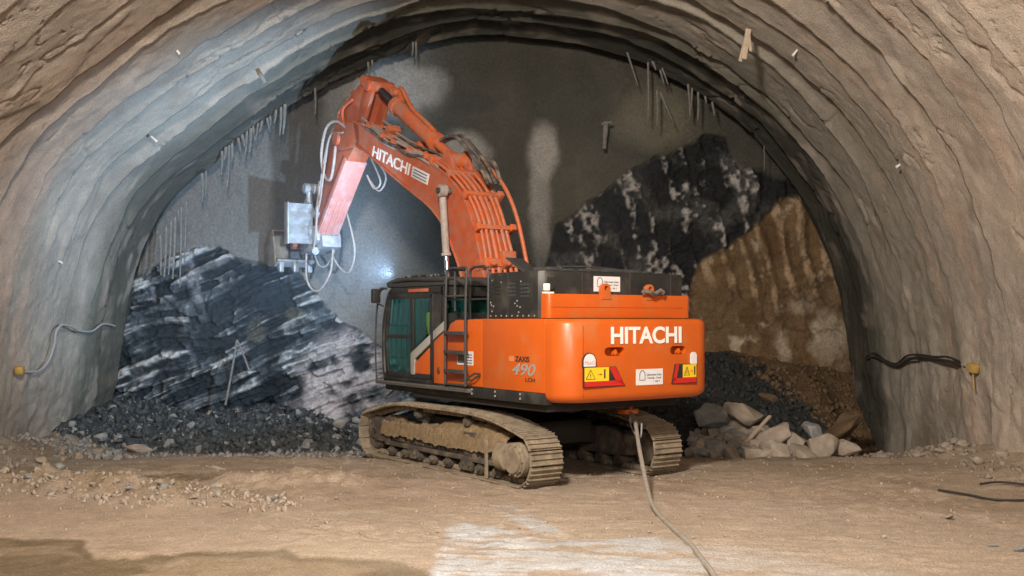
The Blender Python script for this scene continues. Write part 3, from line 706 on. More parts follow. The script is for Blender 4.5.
M_teeth = material('bucket_steel', (.22, .17, .12), .7, noise=.3, nscale=4, dirt=(.34, .31, .28), dirt_amt=.4, dscale=3)

EX = empty('excavator', (CX, CY, 0), math.radians(125))
tag(EX, 'large orange tracked excavator with raised boom standing before the tunnel face', 'excavator')

# ---- crawler tracks
def track_path():
    pts = []
    rc = Vector((-2.46, 0, .44)); fc = Vector((2.40, 0, .44)); R_ = .40
    for a in range(-90, -241, -15): t = math.radians(a); pts.append((rc.x+R_*math.cos(t), rc.z+R_*math.sin(t)))
    pts += [(-2.2, .90), (-1.75, .985), (-1.2, 1.035), (-.5, 1.05), (.3, 1.045), (1.1, 1.04), (1.7, .985), (2.1, .90)]
    for a in range(60, -91, -15): t = math.radians(a); pts.append((fc.x+R_*math.cos(t), fc.z+R_*math.sin(t)))
    pts += [(1.6, .04), (.8, .04), (0, .04), (-.8, .04), (-1.6, .04)]
    P = [Vector((a, 0, b)) for a, b in pts]; P = catmull(P, 6, True)
    Ls = [0]
    for i in range(len(P)): Ls.append(Ls[-1]+(P[(i+1) % len(P)]-P[i]).length)
    n = 54; out = []
    for k in range(n):
        d = Ls[-1]*k/n
        i = max(j for j in range(len(P)) if Ls[j] <= d); t = (d-Ls[i])/(Ls[i+1]-Ls[i]); a = P[i]; b = P[(i+1) % len(P)]
        out.append((a.lerp(b, t), (b-a).normalized()))
    return out, Ls[-1]/n
TP, pitch = track_path()
def crawler(s):
    yc = 1.26*s; out = s
    g = B()
    for p, d in TP:
        # local frame: d along the chain, nrm outward
        nrm = Vector((0, 1, 0)).cross(d)
        c = Vector((0, 0, .5)); 
        if nrm.dot(p-c) < 0: nrm = -nrm
        Mx = Matrix((d, Vector((0, 1, 0)), nrm)).transposed()
        q = Vector((p.x, yc, p.z))
        g.box(q+nrm*.012, (pitch*.97, .62, .028), .006, Mx, 1)
        for o_ in (-.38, 0.0, .38): g.box(q+nrm*.042+d*pitch*o_, (.022, .60, .042 if o_ == -.38 else .03), .004, Mx, 1)
        for yy in (-.095, .095): g.box(q-nrm*.05+Vector((0, yy, 0)), (pitch*.9, .045, .09), .012, Mx, 1)
        g.cyl(q-nrm*.05+Vector((0, -.13, 0)), q-nrm*.05+Vector((0, .13, 0)), .022, n=8)
    ct = g.build('crawler_track', M_track, EX, 30)
    # frame
    fr = B()
    yo = yc+.18*out
    fr.prism([(-2.15, .28), (-2.15, .62), (-1.4, .72), (1.5, .72), (1.95, .60), (1.95, .30), (1.6, .24), (-1.7, .24)], 'y', yc-.17, yc+.17, .03)
    fr.span((-1.9, 1.9), (yo-.03*out, yo+.05*out), (.26, .34), .01)          # long step rail
    fr.span((-1.75, 1.8), (yc+.10*out, yo+.02*out), (.52, .70), .02)
    for i in range(13):
        x0 = -.62+i*.135; fr.span((x0, x0+.10), (yo-.02*out, yo+.025*out), (.36, .66), .012)
    fr.span((1.22, 1.62), (yo-.02*out, yo+.03*out), (.36, .70), .02)
    fr.span((-1.22, -.86), (yo-.04*out, yo+.05*out), (.34, .74), .02)
    fr.span((1.75, 2.35), (yc+.10*out, yo+.03*out), (.30, .42), .02)
    fr.span((1.7, 1.95), (yc+.12*out, yo+.03*out), (.48, .78), .03)
    fr.cyl((1.45, yo, .52), (1.45, yo+.045*out, .52), .06, n=16)
    fr.build('track_frame', M_trackd, ct)
    xx, yy = np.meshgrid(np.linspace(-2.15, 2.0, 150), np.linspace(-.20, .27, 26)); fx_ = xx.ravel(); fy_ = yy.ravel()
    hh = .70+(.10+.11*np.sin((fx_+2)*1.55))*ss(.27, .02, fy_)+.05*fbm(fx_*5, fy_*5+s, 3, 4)+.03*fbm(fx_*18, fy_*18, 4, 2)-.25*ss(.22, .27, fy_)
    link('caked_mud', npmesh('caked_mud', np.stack([fx_, yc+fy_*out, hh], -1), gridfaces(*xx.shape)), M_mud, ct)
    for x_ in (-.9, .75):
        g = B(); g.cyl((x_, yc-.16, .91), (x_, yc+.20, .91), .085, n=20, bev=.015); g.cyl((x_, yc+.2*out, .91), (x_, yc+.235*out, .91), .045, n=14)
        g.span((x_-.05, x_+.05), (yc-.05, yc+.05), (.66, .90)); g.build('carrier_roller', M_trackd, ct)
    for k in range(8):
        x_ = -1.80+k*.50
        g = B(); g.cyl((x_, yc-.2, .165), (x_, yc+.2, .165), .10, n=20, bev=.015); g.cyl((x_, yc+.2*out, .165), (x_, yc+.25*out, .165), .055, n=12)
        g.span((x_-.07, x_+.07), (yc+.13*out, yc+.19*out), (.17, .30), .01); g.build('track_roller', M_trackd, ct)
    for x_ in (-.95, .85):
        g = B(); g.prism([(x_-.20, .30), (x_+.20, .30), (x_+.14, .10), (x_-.14, .10)], 'y', yo-.02*out, yo+.05*out, .015)
        g.cyl((x_-.1, yo, .2), (x_-.1, yo+.08*out, .2), .03, n=10); g.cyl((x_+.1, yo, .2), (x_+.1, yo+.08*out, .2), .03, n=10); g.build('track_guard', M_trackd, ct)
    g = B(); g.cyl((2.40, yc-.15, .44), (2.40, yc+.15, .44), .33, n=36, bev=.03); g.cyl((2.40, yc+.15*out, .44), (2.40, yc+.20*out, .44), .13, n=20, bev=.02)
    g.span((1.9, 2.55), (yc+.15*out, yc+.2*out), (.36, .54), .02); g.build('idler_wheel', M_trackd, ct)
    g = B(); g.cyl((-2.46, yc-.12, .44), (-2.46, yc+.12, .44), .28, n=30, bev=.02)
    for k in range(21):
        t = k*2*PI/21; g.box((-2.46+.30*math.cos(t), yc, .44+.30*math.sin(t)), (.08, .10, .05), .01, (0, -t, 0))
    g.build('sprocket', M_trackd, ct)
    g = B(); g.cyl((-2.46, yc+.08*out, .44), (-2.46, yc+.34*out, .44), .27, n=36, bev=.04); g.cyl((-2.46, yc+.34*out, .44), (-2.46, yc+.37*out, .44), .21, n=36, bev=.01)
    for k in range(10):
        t = k*2*PI/10; g.cyl((-2.46+.24*math.cos(t), yc+.33*out, .44+.24*math.sin(t)), (-2.46+.24*math.cos(t), yc+.352*out, .44+.24*math.sin(t)), .018, n=6)
    g.span((-2.2, -1.9), (yc+.05*out, yc+.30*out), (.26, .66), .05); g.cyl((-2.22, yc+.2*out, .44), (-2.0, yc+.2*out, .44), .22, n=24)
    g.build('final_drive', M_track, ct)
    g = B(); g.box((-1.62, yo+.09*out, .36), (.07, .035, .62), .01, (.05, .08, 0)); g.build('hanging_strap', M_track, ct)
    return ct
crawler(1); crawler(-1)
g = B()
g.prism([(-1.5, -.75), (-.6, -1.2), (.6, -1.2), (1.5, -.75), (1.5, .75), (.6, 1.2), (-.6, 1.2), (-1.5, .75)], 'z', .48, .88, .04)
g.span((.5, 1.2), (-1.25, 1.25), (.40, .74), .05); g.span((-1.2, -.5), (-1.25, 1.25), (.40, .74), .05)
g.build('carbody', M_under, EX)
g = B(); g.cyl((0, 0, .85), (0, 0, 1.2), .78, n=48, bev=.02); g.cyl((0, 0, 1.05), (0, 0, 1.25), .86, n=48, bev=.02); g.build('slew_ring', M_under, EX)

# ---- upper frame
g = B()
g.prism([(-3.0, -1.35), (-3.0, 1.35), (1.0, 1.4), (1.7, .55), (1.5, -.4), (1.9, -1.4), (0, -1.42)], 'z', 1.20, 1.40, .03)
g.span((-1.0, 1.35), (-.52, -.42), (1.4, 2.5), .03); g.span((-1.0, 1.35), (.32, .42), (1.4, 2.5), .03)
g.span((-2.9, -.2), (.3, 1.30), (1.4, 1.5)); g.span((-2.9, 1.7), (-1.40, -.55), (1.38, 2.1), .05)
g.build('revolving_frame', M_under, EX)

# counterweight: rounded plan, bevelled rim
def rplan(x0, x1, y0, y1, r, bulge=0, n=7):
    pts = [(x1, y0)]
    for k in range(n+1): t = math.radians(-90-90*k/n); pts.append((x0+r+r*math.cos(t), y0+r+r*math.sin(t)))
    if bulge:
        for k in range(1, 8): q = k/8; pts.append((x0-bulge*math.sin(PI*q), y0+r+(y1-y0-2*r)*q))
    for k in range(n+1): t = math.radians(180-90*k/n); pts.append((x0+r+r*math.cos(t), y1-r+r*math.sin(t)))
    pts.append((x1, y1)); return pts
def loops(layers, fn):
    t = bmesh.new(); R_ = []
    for z_, ins in layers: R_.append([t.verts.new((x_, y_, z_)) for x_, y_ in fn(ins)])
    for A, Z in zip(R_, R_[1:]):
        n = len(A)
        for i in range(n): t.faces.new((A[i], A[(i+1) % n], Z[(i+1) % n], Z[i]))
    t.faces.new(R_[0][::-1]); t.faces.new(R_[-1]); bmesh.ops.recalc_face_normals(t, faces=t.faces); return t
g = B(); g._add(loops([(1.36, .13), (1.37, .085), (1.40, .045), (1.44, .015), (1.50, 0), (2.53, 0), (2.58, .015), (2.605, .04), (2.62, .08)],
    lambda i: rplan(-3.60+i, -3.125, -1.60+i, 1.47-i, .36, .035, 9)))
cw = g.build('counterweight', M_or, EX, 40)
g = B(); g.span((-3.11, -2.5), (-1.4, 1.3), (1.42, 2.60)); g.build('counterweight_mount', M_under, EX)
def stadium(y0, y1, z0, z1, n=8):
    r = (z1-z0)/2; c = (z0+z1)/2; pts = []
    for k in range(n+1): t = math.radians(-90+180*k/n); pts.append((y1-r+r*math.cos(t), c+r*math.sin(t)))
    for k in range(n+1): t = math.radians(90+180*k/n); pts.append((y0+r+r*math.cos(t), c+r*math.sin(t)))
    return pts
for a_, b_ in ((.34, .73), (-.95, -.60)):
    g = B(); g.prism(stadium(a_, b_, 2.06, 2.19), 'x', -3.75, -3.44); ctr = g.build('cutter', M_or, None); ctr.parent = EX
    bpy.context.view_layer.update(); boolean(cw, ctr)
    g = B(); g.box((-3.55, (a_+b_)/2-.04, 2.11), (.12, .035, .09), .015); g.cyl((-3.57, (a_+b_)/2-.08, 2.10), (-3.57, (a_+b_)/2+.0, 2.10), .03, n=12)
    g.build('lashing_lug', M_or, cw)
g = B()
g.span((-3.612, -3.598), (1.132, 1.136), (1.46, 2.52)); g.build('seam', material('dark_orange_seam', (.42, .08, .01), .7), cw)
# upper counterweight block with lifting eyes
g = B(); g.prism(rplan(-3.06, -2.35, -1.60, 1.36, .07), 'z', 2.63, 3.0, .02)
uc = g.build('upper_counterweight', M_or, EX)
g = B(); g.span((-3.068, -3.055), (-1.42, 1.32), (2.795, 2.803)); g.span((-3.07, -3.05), (.93, 1.2), (2.63, 2.64)); g.build('seam', bpy.data.materials['dark_orange_seam'], uc)
for yc_, w_ in ((.235, .085), (-.69, .085)):
    pts = [(yc_-w_-.02, 2.92), (yc_+w_+.02, 2.92)]+[(yc_+w_*math.cos(math.radians(k)), 3.09+w_*math.sin(math.radians(k))) for k in range(0, 181, 15)]
    g = B(); g.prism(pts, 'x', -3.075, -2.99, .008); ey = g.build('lifting_eye', M_or, uc)
    g = B(); g.prism([(yc_+.040*math.cos(math.radians(k)), 3.10+.040*math.sin(math.radians(k))) for k in range(0, 360, 30)], 'x', -3.2, -3.0); c_ = g.build('cutter', M_or, None); c_.parent = EX
    bpy.context.view_layer.update(); boolean(ey, c_)
g = B(); g.tube([(-3.12, -.5, 3.07), (-3.17, -.58, 3.05), (-3.16, -.66, 3.01), (-3.15, -.72, 3.02), (-3.17, -.8, 3.06), (-3.12, -.9, 3.04)], .035, 8, 4)
g.box((-3.15, -.86, 3.05), (.06, .11, .09), .02, (.5, 0, 0)); g.box((-3.14, -.52, 3.05), (.05, .14, .06), .02); g.build('shackle', M_rub, uc)
g = B(); g.box((-2.97, 1.33, 3.10), (.07, .09, .11), .015); g.span((-2.99, -2.9), (1.2, 1.37), (3.0, 3.03), .01)
rl = g.build('rear_lamp', M_lamp, EX); g = B(); g.box((-2.94, 1.22, 3.10), (.08, .07, .07), .015); g.tube([(-2.9, 1.28, 3.04), (-2.95, 1.15, 3.03), (-2.98, 1.0, 3.02)], .015, 6, 4); g.build('lamp_bracket', M_blk, rl)

# HITACHI lettering and stickers on the counterweight (rear plane, seen from behind)
XR = -3.638
def rx_of(y): return -3.60-.035*math.sin(PI*min(1, max(0, (y+1.07)/2.14)))
xl = text_mesh('brand_lettering', 'HITACHI', (XR, .625, 2.235), (0, -1, 0), (0, 0, 1), 1.455, .265, M_w, cw, .028)
def plate(name, y0, y1, z0, z1, mat, parent, x=XR, t=.004, rnd=0):
    g = B()
    if rnd: # arched top
        r_ = (y1-y0)/2; pts = [(y0, z0), (y1, z0)]+[((y0+y1)/2+r_*math.cos(math.radians(k)), z1-r_+r_*math.sin(math.radians(k))) for k in range(0, 181, 12)]
        g.prism(pts, 'x', x-t, x+.02)
    else: g.span((x-t, x+.02), (y0, y1), (z0, z1))
    return g.build(name, mat, parent)
def label_plate(y0, y1, z0, z1, parent, x):
    w = y1-y0; h_ = z1-z0
    p = plate('name_sticker', y0, y1, z0, z1, M_sticker, parent, x)
    g = B(); cx_ = y1-w*.22; r_ = w*.10
    arch = [(cx_-r_, z0+h_*.32), (cx_-r_, z0+h_*.62)]+[(cx_-r_*math.cos(math.radians(k)), z0+h_*.62+r_*1.3*math.sin(math.radians(k))) for k in range(0, 181, 15)]+[(cx_+r_, z0+h_*.32)]
    g.tube([(x-.006, a, b) for a, b in arch], .006, 5, 0, closed=True)
    g.build('tunnel_emblem', M_ink, p)
    text_mesh('printed_line', 'Obermann Sohn', (x-.006, y1-w*.38, z0+h_*.58), (0, -1, 0), (0, 0, 1), w*.56, h_*.13, M_ink, p, .01, .002)
    text_mesh('printed_line', 'Tunnels - Fond', (x-.006, y1-w*.40, z0+h_*.38), (0, -1, 0), (0, 0, 1), w*.52, h_*.12, M_ink, p, .01, .002)
    text_mesh('printed_line', '1 38 7', (x-.006, y1-w*.64, z0+h_*.17), (0, -1, 0), (0, 0, 1), w*.24, h_*.10, M_ink, p, .01, .002)
    return p
label_plate(-.43, .12, 1.60, 1.845, cw, XR)
label_plate(-.17, .37, 3.05, 3.29, EX, -2.925)
def warn(s):
    # s = +1 left lamp, -1 right lamp ; outer edge, inner edge
    if s > 0: o_, yi, r0, r1, rb, zt, zb = 1.145, .67, .66, .53, .34, 1.90, 1.60
    else: o_, yi, r0, r1, rb, zt, zb = -1.16, -.86, -.78, -.70, -.62, 1.905, 1.595
    xx = XR
    g = B(); g.prism([(o_, zt), (r1, zt), (rb, zb), (o_, zb)], 'x', xx-.003, xx+.03)
    base = g.build('tail_lamp', M_bk, cw)
    g = B(); d_ = .012*s
    g.prism([(o_-d_, zb+.012), (rb+d_*2, zb+.012), (rb+d_*2+(.03 if s > 0 else -.015), zb+.09), (o_-d_, zb+.09)], 'x', xx-.008, xx)
    g.prism([(r0, zt-.008), (r1+d_, zt-.008), (rb+d_*2, zb+.012), (rb+(.19 if s > 0 else -.10), zb+.085)], 'x', xx-.008, xx)
    g.build('red_reflector', M_red, base)
    g = B(); g.span((xx-.010, xx), (o_-d_*.8, yi), (1.69, 1.895)); yst = g.build('warning_sticker', M_yst, base)
    w_ = abs(o_-yi); c0 = o_-w_*.25 if s > 0 else yi-w_*.27
    g = B(); g.tube([(xx-.012, c0+s*.085*(w_/.47), 1.725), (xx-.012, c0-s*.085*(w_/.47), 1.725), (xx-.012, c0, 1.86)], .007, 5, 0, closed=True)
    g.cyl((xx-.014, c0, 1.75), (xx-.010, c0, 1.75), .007, n=8); g.span((xx-.014, xx-.01), (c0-.005, c0+.005), (1.765, 1.80))
    g.build('warning_triangle', M_bk, yst)
    c1 = o_-w_*.82 if s > 0 else yi-w_*.84
    g = B(); g.cyl((xx-.014, c1, 1.85), (xx-.010, c1, 1.85), .016, n=10); g.span((xx-.014, xx-.01), (c1-.014, c1+.014), (1.73, 1.835), .004)
    g.build('person_symbol', M_bk, yst)
    g = B(); cc = o_-w_*.64 if s > 0 else yi-w_*.62; g.prism([(cc, 1.775), (cc, 1.805), (cc-.04*(w_/.47), 1.79)], 'x', xx-.014, xx-.010); g.span((xx-.014, xx-.01), (cc, cc+.05*(w_/.47)), (1.786, 1.794)); g.build('arrow_symbol', M_red, yst)
warn(1); warn(-1)
a1 = plate('arched_sticker', .91, 1.165, 1.90, 2.115, M_bk, cw, XR, .003, 1); plate('sticker_face', .925, 1.15, 1.912, 2.10, M_sticker, a1, XR-.003, .003, 1)
text_mesh('printed_word', 'MaxO', (XR-.008, 1.13, 1.94), (0, -1, 0), (0, 0, 1), .19, .055, M_pinkink, a1, .0, .002)
plate('arched_sticker', -1.17, -1.04, 1.90, 2.09, M_sticker, cw, XR, .004, 1)

# black engine enclosure
g = B(); g.prism([(-2.92, -1.55), (-2.92, 1.30), (-2.84, 1.40), (-1.52, 1.40), (-1.40, 1.30), (-1.40, -1.55)], 'z', 2.62, 3.36, .035)
en = g.build('engine_cover', M_blk, EX)
g = B(); 
for y_ in (.60, -.38, -1.28): g.span((-2.927, -2.90), (y_-.006, y_+.006), (2.64, 3.34))
g.span((-2.055, -2.045), (1.39, 1.406), (2.64, 3.34))
g.build('panel_seam', M_dgrey, en)
def vent_rear(y0, y1, z0, z1, nc, nr):
    g = B(); w_ = (y1-y0)/nc; h_ = (z1-z0)/nr
    for i in range(nc):
        for j in range(nr): g.span((-2.926, -2.91), (y0+i*w_+w_*.15, y0+i*w_+w_*.85), (z0+j*h_+h_*.1, z0+j*h_+h_*.9))
    g.build('vent_grille', M_bk, en)
vent_rear(1.05, 1.28, 3.10, 3.26, 6, 2); vent_rear(-.76, -.40, 3.12, 3.25, 8, 3)
for x0, x1, z0 in ((-1.62, -1.53, 3.03), (-1.86, -1.68, 2.99), (-2.26, -2.02, 2.95), (-2.62, -2.38, 2.93)):
    g = B()
    for j in range(4):
        for i in range(3):
            ww = (x1-x0)/3; g.span((x0+i*ww+.01, x0+(i+1)*ww-.01), (1.395, 1.412), (z0+.02+j*.06, z0+.055+j*.06), .004)
    g.build('louvre', M_dgrey if x0 < -2 or x0 > -1.6 else M_grey if False else M_bk, en)
for x_, z_ in [(-1.56, 2.88), (-1.58, 2.84), (-1.64, 2.82), (-1.6, 2.74), (-2.24, 2.86), (-2.3, 2.82), (-2.38, 2.80), (-2.34, 2.72), (-2.3, 2.90), (-1.60, 3.24), (-1.85, 3.2), (-2.4, 3.2)]+[(-1.56-i*.15, 2.665) for i in range(9)]:
    g = B(); g.cyl((x_, 1.39, z_), (x_, 1.408, z_), .014, n=8); g.build('bolt_head', M_grey, en)
g = B()
for k in range(9): 
    g.span((-2.9, -2.5), (-1.2+k*.28, -1.0+k*.28), (3.36, 3.375+.02*(k % 3)), .01)
g.span((-2.7, -2.2), (-.75, .05), (3.36, 3.43), .03); g.tube([(-2.6, .75, 3.36), (-2.6, .72, 3.44), (-2.6, .1, 3.45), (-2.6, -.5, 3.42)], .014, 6, 4)
g.build('top_hatch', M_dgrey, en)
g = B(); g.cyl((-2.4, -1.52, 2.7), (-2.4, -1.52, 3.30), .04, n=14); g.cyl((-2.7, -1.55, 2.95), (-2.7, -1.55, 3.4), .02, n=10); g.build('handrail_post', M_dgrey, EX)

# orange side panels and skirt (left) and mirror image (right)
g = B(); g.span((-3.12, -1.42), (1.15, 1.475), (1.50, 2.62), .015); g.build('side_door', M_or, EX)
g = B(); g.prism([(-1.41, 1.5), (-1.41, 2.62), (-.60, 2.60), (-.42, 2.54), (-.33, 2.40), (-.30, 1.5)], 'y', .95, 1.475, .03); sd = g.build('side_box', M_or, EX)
p = None
g = B(); g.span((-1.15, -.66), (1.47, 1.482), (1.85, 2.08)); p = g.build('sticker', M_sticker, sd)
g = B(); g.span((-.93, -.68), (1.475, 1.486), (1.88, 2.05)); g.build('sticker_picture', M_ink, p)
g = B()
for k in range(4): g.span((-1.13, -.96), (1.475, 1.486), (1.88+k*.045, 1.895+k*.045))
g.build('printed_line', M_ink, p)

g = B(); g.span((-3.10, -.95), (1.30, 1.47), (1.32, 1.50), .015)
for k, x_ in enumerate((-1.13, -1.81, -2.5)):
    g.box((x_, 1.475, 1.42), (.10, .02, .13), .006)
sk = g.build('side_skirt', M_blk, EX)
for x_ in (-1.13, -1.81, -2.5):
    for z_ in (1.455, 1.385): g = B(); g.cyl((x_, 1.48, z_), (x_, 1.495, z_), .018, n=8); g.build('bolt_head', M_grey, sk)
g = B(); g.span((-3.12, .6), (-1.475, -1.15), (1.45, 2.62), .02); g.span((.6, 1.9), (-1.45, -.9), (1.4, 2.1), .03); g.build('right_side_panel', M_or, EX)
# model lettering on the side door
text_mesh('model_lettering', 'ZAXIS', (-2.36, 1.478, 1.955), (-1, 0, 0), (0, 0, 1), .37, .085, M_bk, EX, .018, .004)
g = B(); g.span((-2.32, -2.18), (1.47, 1.479), (1.955, 2.035)); g.build('worn_logo', material('worn_logo_paint', (.62, .22, .09), .6), EX)
text_mesh('model_number', '490', (-2.27, 1.478, 1.745), (-1, 0, 0), (0, 0, 1), .62, .185, M_silver, EX, .012, .004, .25)
text_mesh('model_suffix', 'LCH', (-2.63, 1.478, 1.655), (-1, 0, 0), (0, 0, 1), .24, .06, M_bk, EX, .01, .004)
g = B(); g.prism([(-3.6, 0), (-3.6, 0), (-3.5, 0)], 'y', 0, .001) if False else None
# boarding platform beside the cab
g = B(); g.span((-1.12, 2.15), (1.30, 1.56), (1.40, 1.46), .01)
for k in range(46): g.span((-1.08+k*.07, -1.05+k*.07), (1.555, 1.572), (1.435, 1.468), .003)
g.build('step_platform', M_tread, EX)
g = B(); g.span((-.9, 2.05), (.45, 1.40), (1.28, 1.42), .03); g.build('cab_floor_beam', M_blk, EX)

# ---- cab
CB = B()
side_prof = [(-.20, 1.46), (1.93, 1.46), (2.02, 1.75), (2.00, 2.55), (1.80, 3.10), (1.62, 3.22), (-.20, 3.22)]
def frame_poly(g, outer, inner_list, y0, y1): pass
yL, yR = 1.475, .45
def post(g, p, q, y, w=.08, d=.07): # bar between two x,z points
    p = Vector((p[0], y, p[1])); q = Vector((q[0], y, q[1])); dd = q-p
    g.box((p+q)/2, (w, d, dd.length+w*.6), .012, dd.to_track_quat('Z', 'Y').to_matrix() if abs(dd.x) > 1e-3 or True else None)
for y in (yL-.04, yR+.04):
    CB.tube([(1.93, y, 1.5), (2.0, y, 1.8), (1.99, y, 2.5), (1.82, y, 3.02), (1.66, y, 3.16)], .055, 8, 5)
    CB.span((-.20, -.10), (y-.04, y+.04), (1.46, 3.2), .015)
    CB.span((-.2, 1.93), (y-.04, y+.04), (1.46, 1.56), .015); CB.span((-.2, 1.66), (y-.04, y+.04), (3.04, 3.2), .015)
CB.span((-.10, .18), (yL-.08, yL), (1.5, 3.1), .01)
CB.span((-.2, -.12), (yR, yL), (1.46, 2.72), .01); CB.span((-.2, -.12), (yR, yL), (3.02, 3.2), .01); CB.span((-.2, -.12), (yR, yR+.1), (2.6, 3.2), .01)
CB.span((1.88, 1.98), (yR, yL), (1.46, 1.62), .015); CB.span((-.15, 1.95), (yR, yL), (1.44, 1.50), .01)
CB.span((-.15, 1.0), (yR+.0, yR+.05), (1.5, 2.3), .01)
cab = CB.build('cab', M_blk, EX)
g = B(); g.prism([(-.26, 3.20), (-.26, 3.30), (-.1, 3.36), (1.5, 3.37), (1.85, 3.30), (1.80, 3.20)], 'y', yR-.01, yL+.02, .03)
rf = g.build('cab_roof', M_dgrey, cab)
g = B()
rr_ = random.Random(4)
for k in range(16):
    x_ = 1.5-k*.1; g.box((x_, yL-.10+rr_.uniform(-.05, .05), 3.385), (.09, .10, .05), .02, (rr_.uniform(-.3, .3), rr_.uniform(-.3, .3), rr_.uniform(-.6, .6)))
g.tube([(1.55, yL+.03, 3.30), (.9, yL+.04, 3.32), (.2, yL+.03, 3.29), (-.25, yL+.02, 3.28)], .02, 6, 4); g.build('roof_clutter', M_blk, cab)
g = B(); g.span((.30, 1.0), (yL, yL+.02), (3.10, 3.16), .006); g.build('orange_strip', M_ord, cab)
# door: frame, two panes, lower orange panel and silver sweep
g = B()
def bar2(g, x0, z0, x1, z1, w, y0, y1):
    d = Vector((x1-x0, 0, z1-z0)); n_ = Vector((-d.z, 0, d.x)).normalized()*w/2
    g.prism([(x0+n_.x, z0+n_.z), (x1+n_.x, z1+n_.z), (x1-n_.x, z1-n_.z), (x0-n_.x, z0-n_.z)], 'y', y0, y1, .008)
y0, y1 = yL-.03, yL+.015
bar2(g, 1.80, 1.56, 1.88, 2.2, .09, y0, y1); bar2(g, 1.88, 2.2, 1.74, 3.02, .09, y0, y1); bar2(g, 1.72, 3.03, .14, 3.03, .09, y0, y1)
bar2(g, 1.82, 1.60, .14, 1.60, .09, y0, y1); bar2(g, .18, 1.56, .18, 3.06, .10, y0, y1); bar2(g, .88, 1.58, .88, 3.04, .11, y0, y1); bar2(g, 1.84, 2.30, .86, 2.30, .07, y0, y1)
dr = g.build('cab_door', M_blk, cab)
g = B(); g.prism([(.93, 2.33), (1.82, 2.33), (1.70, 3.0), (.93, 3.0)], 'y', yL-.02, yL-.01); g.prism([(.93, 1.64), (1.80, 1.64), (1.84, 2.26), (.93, 2.26)], 'y', yL-.02, yL-.01)
g.prism([(.24, 2.42), (.82, 2.10), (.82, 3.0), (.24, 3.0)], 'y', yL-.02, yL-.01); g.build('door_glass', M_glass, cab)
g = B(); g.prism([(.86, 1.64), (.86, 1.78), (.24, 2.12), (.24, 1.64)], 'y', yL-.03, yL+.01, .004); g.build('door_panel', M_or, cab)
g = B(); g.prism([(.90, 1.62), (.90, 2.0), (.22, 2.34), (.22, 2.18), (.76, 1.9), (.76, 1.62)], 'y', yL-.02, yL+.025, .006)
g.prism([(.12, 2.40), (.12, 2.25), (-.28, 2.44), (-.28, 2.60)], 'y', yL-.02, yL+.02, .006); g.build('silver_sweep', M_grey, cab)
g = B(); g.prism([(.10, 1.5), (.10, 2.22), (-.28, 2.42), (-.28, 1.5)], 'y', yL-.05, yL+.01, .006); cp = g.build('rear_cab_panel', M_or, cab)
text_mesh('number_six', '6', (-.02, yL+.012, 1.66), (-1, 0, 0), (0, 0, 1), .08, .13, M_bk, cp, .02, .003)
g = B(); g.span((-.18, -.16), (yR+.1, yL-.1), (2.74, 3.02)); g.prism([(1.70, 3.02), (1.93, 2.3), (1.93, 1.65), (1.91, 1.65), (1.91, 2.3), (1.68, 3.02)], 'y', yR+.06, yL-.1)
g.span((-.1, 1.7), (yR+.01, yR+.02), (2.35, 3.0)); g.build('cab_window', M_glass, cab)
g = B()
for k in range(4): g.tube([(1.74-.2*k, yL-.06, 1.62), (1.78-.2*k, yL-.06, 2.3), (1.66-.2*k, yL-.06, 3.0)], .012, 6, 3)
for z_ in (1.9, 2.5): g.tube([(1.85, yL-.06, z_), (.95, yL-.06, z_)], .010, 6, 0)
for k in range(3): g.tube([(.36+.16*k, yL-.06, 2.3), (.34+.16*k, yL-.06, 3.0)], .010, 6, 0)
g.build('guard_bars', M_blk, cab)
g = B(); g.span((.3, .85), (.72, 1.22), (1.75, 1.92), .05); g.box((.28, .97, 2.25), (.14, .46, .75), .06, (0, -.12, 0)); g.span((.2, .34), (.85, 1.08), (2.62, 2.82), .04)
g.span((.4, .75), (.8, 1.1), (1.5, 1.75), .03); g.span((1.45, 1.62), (.8, 1.1), (1.5, 2.05), .03); g.span((.45, 1.0), (.58, .68), (1.9, 2.05), .03); g.span((.45, 1.0), (1.24, 1.32), (1.85, 2.0), .03)
g.tube([(1.62, .6, 2.4), (1.5, .62, 2.5), (1.4, .66, 2.5)], .02, 6, 3); g.build('operator_seat', M_int, cab)
g = B(); g.prism([(.32, 2.14), (.42, 2.12), (.62, 2.5), (.66, 2.72), (.52, 2.75), (.40, 2.5)], 'y', 1.26, 1.34, .02); g.build('hi_vis_vest', M_vest, cab)
# mirror and rail
g = B(); g.box((1.86, 1.70, 3.05), (.10, .17, .27), .035); mi = g.build('side_mirror', M_blk, EX)
g = B(); g.tube([(1.78, 1.50, 3.18), (1.82, 1.60, 3.20), (1.84, 1.68, 3.12)], .014, 6, 4); g.build('mirror_arm', M_blk, mi)
g = B(); g.tube([(1.78, 1.53, 3.2), (1.98, 1.56, 3.1), (2.09, 1.57, 2.6), (2.12, 1.57, 2.0), (2.08, 1.56, 1.45)], .018, 7, 6)
g.tube([(2.04, 1.54, 2.9), (1.92, 1.5, 2.86)], .014, 6, 0); g.tube([(2.08, 1.54, 1.6), (1.95, 1.5, 1.6)], .014, 6, 0); g.build('grab_rail', M_dgrey, EX)
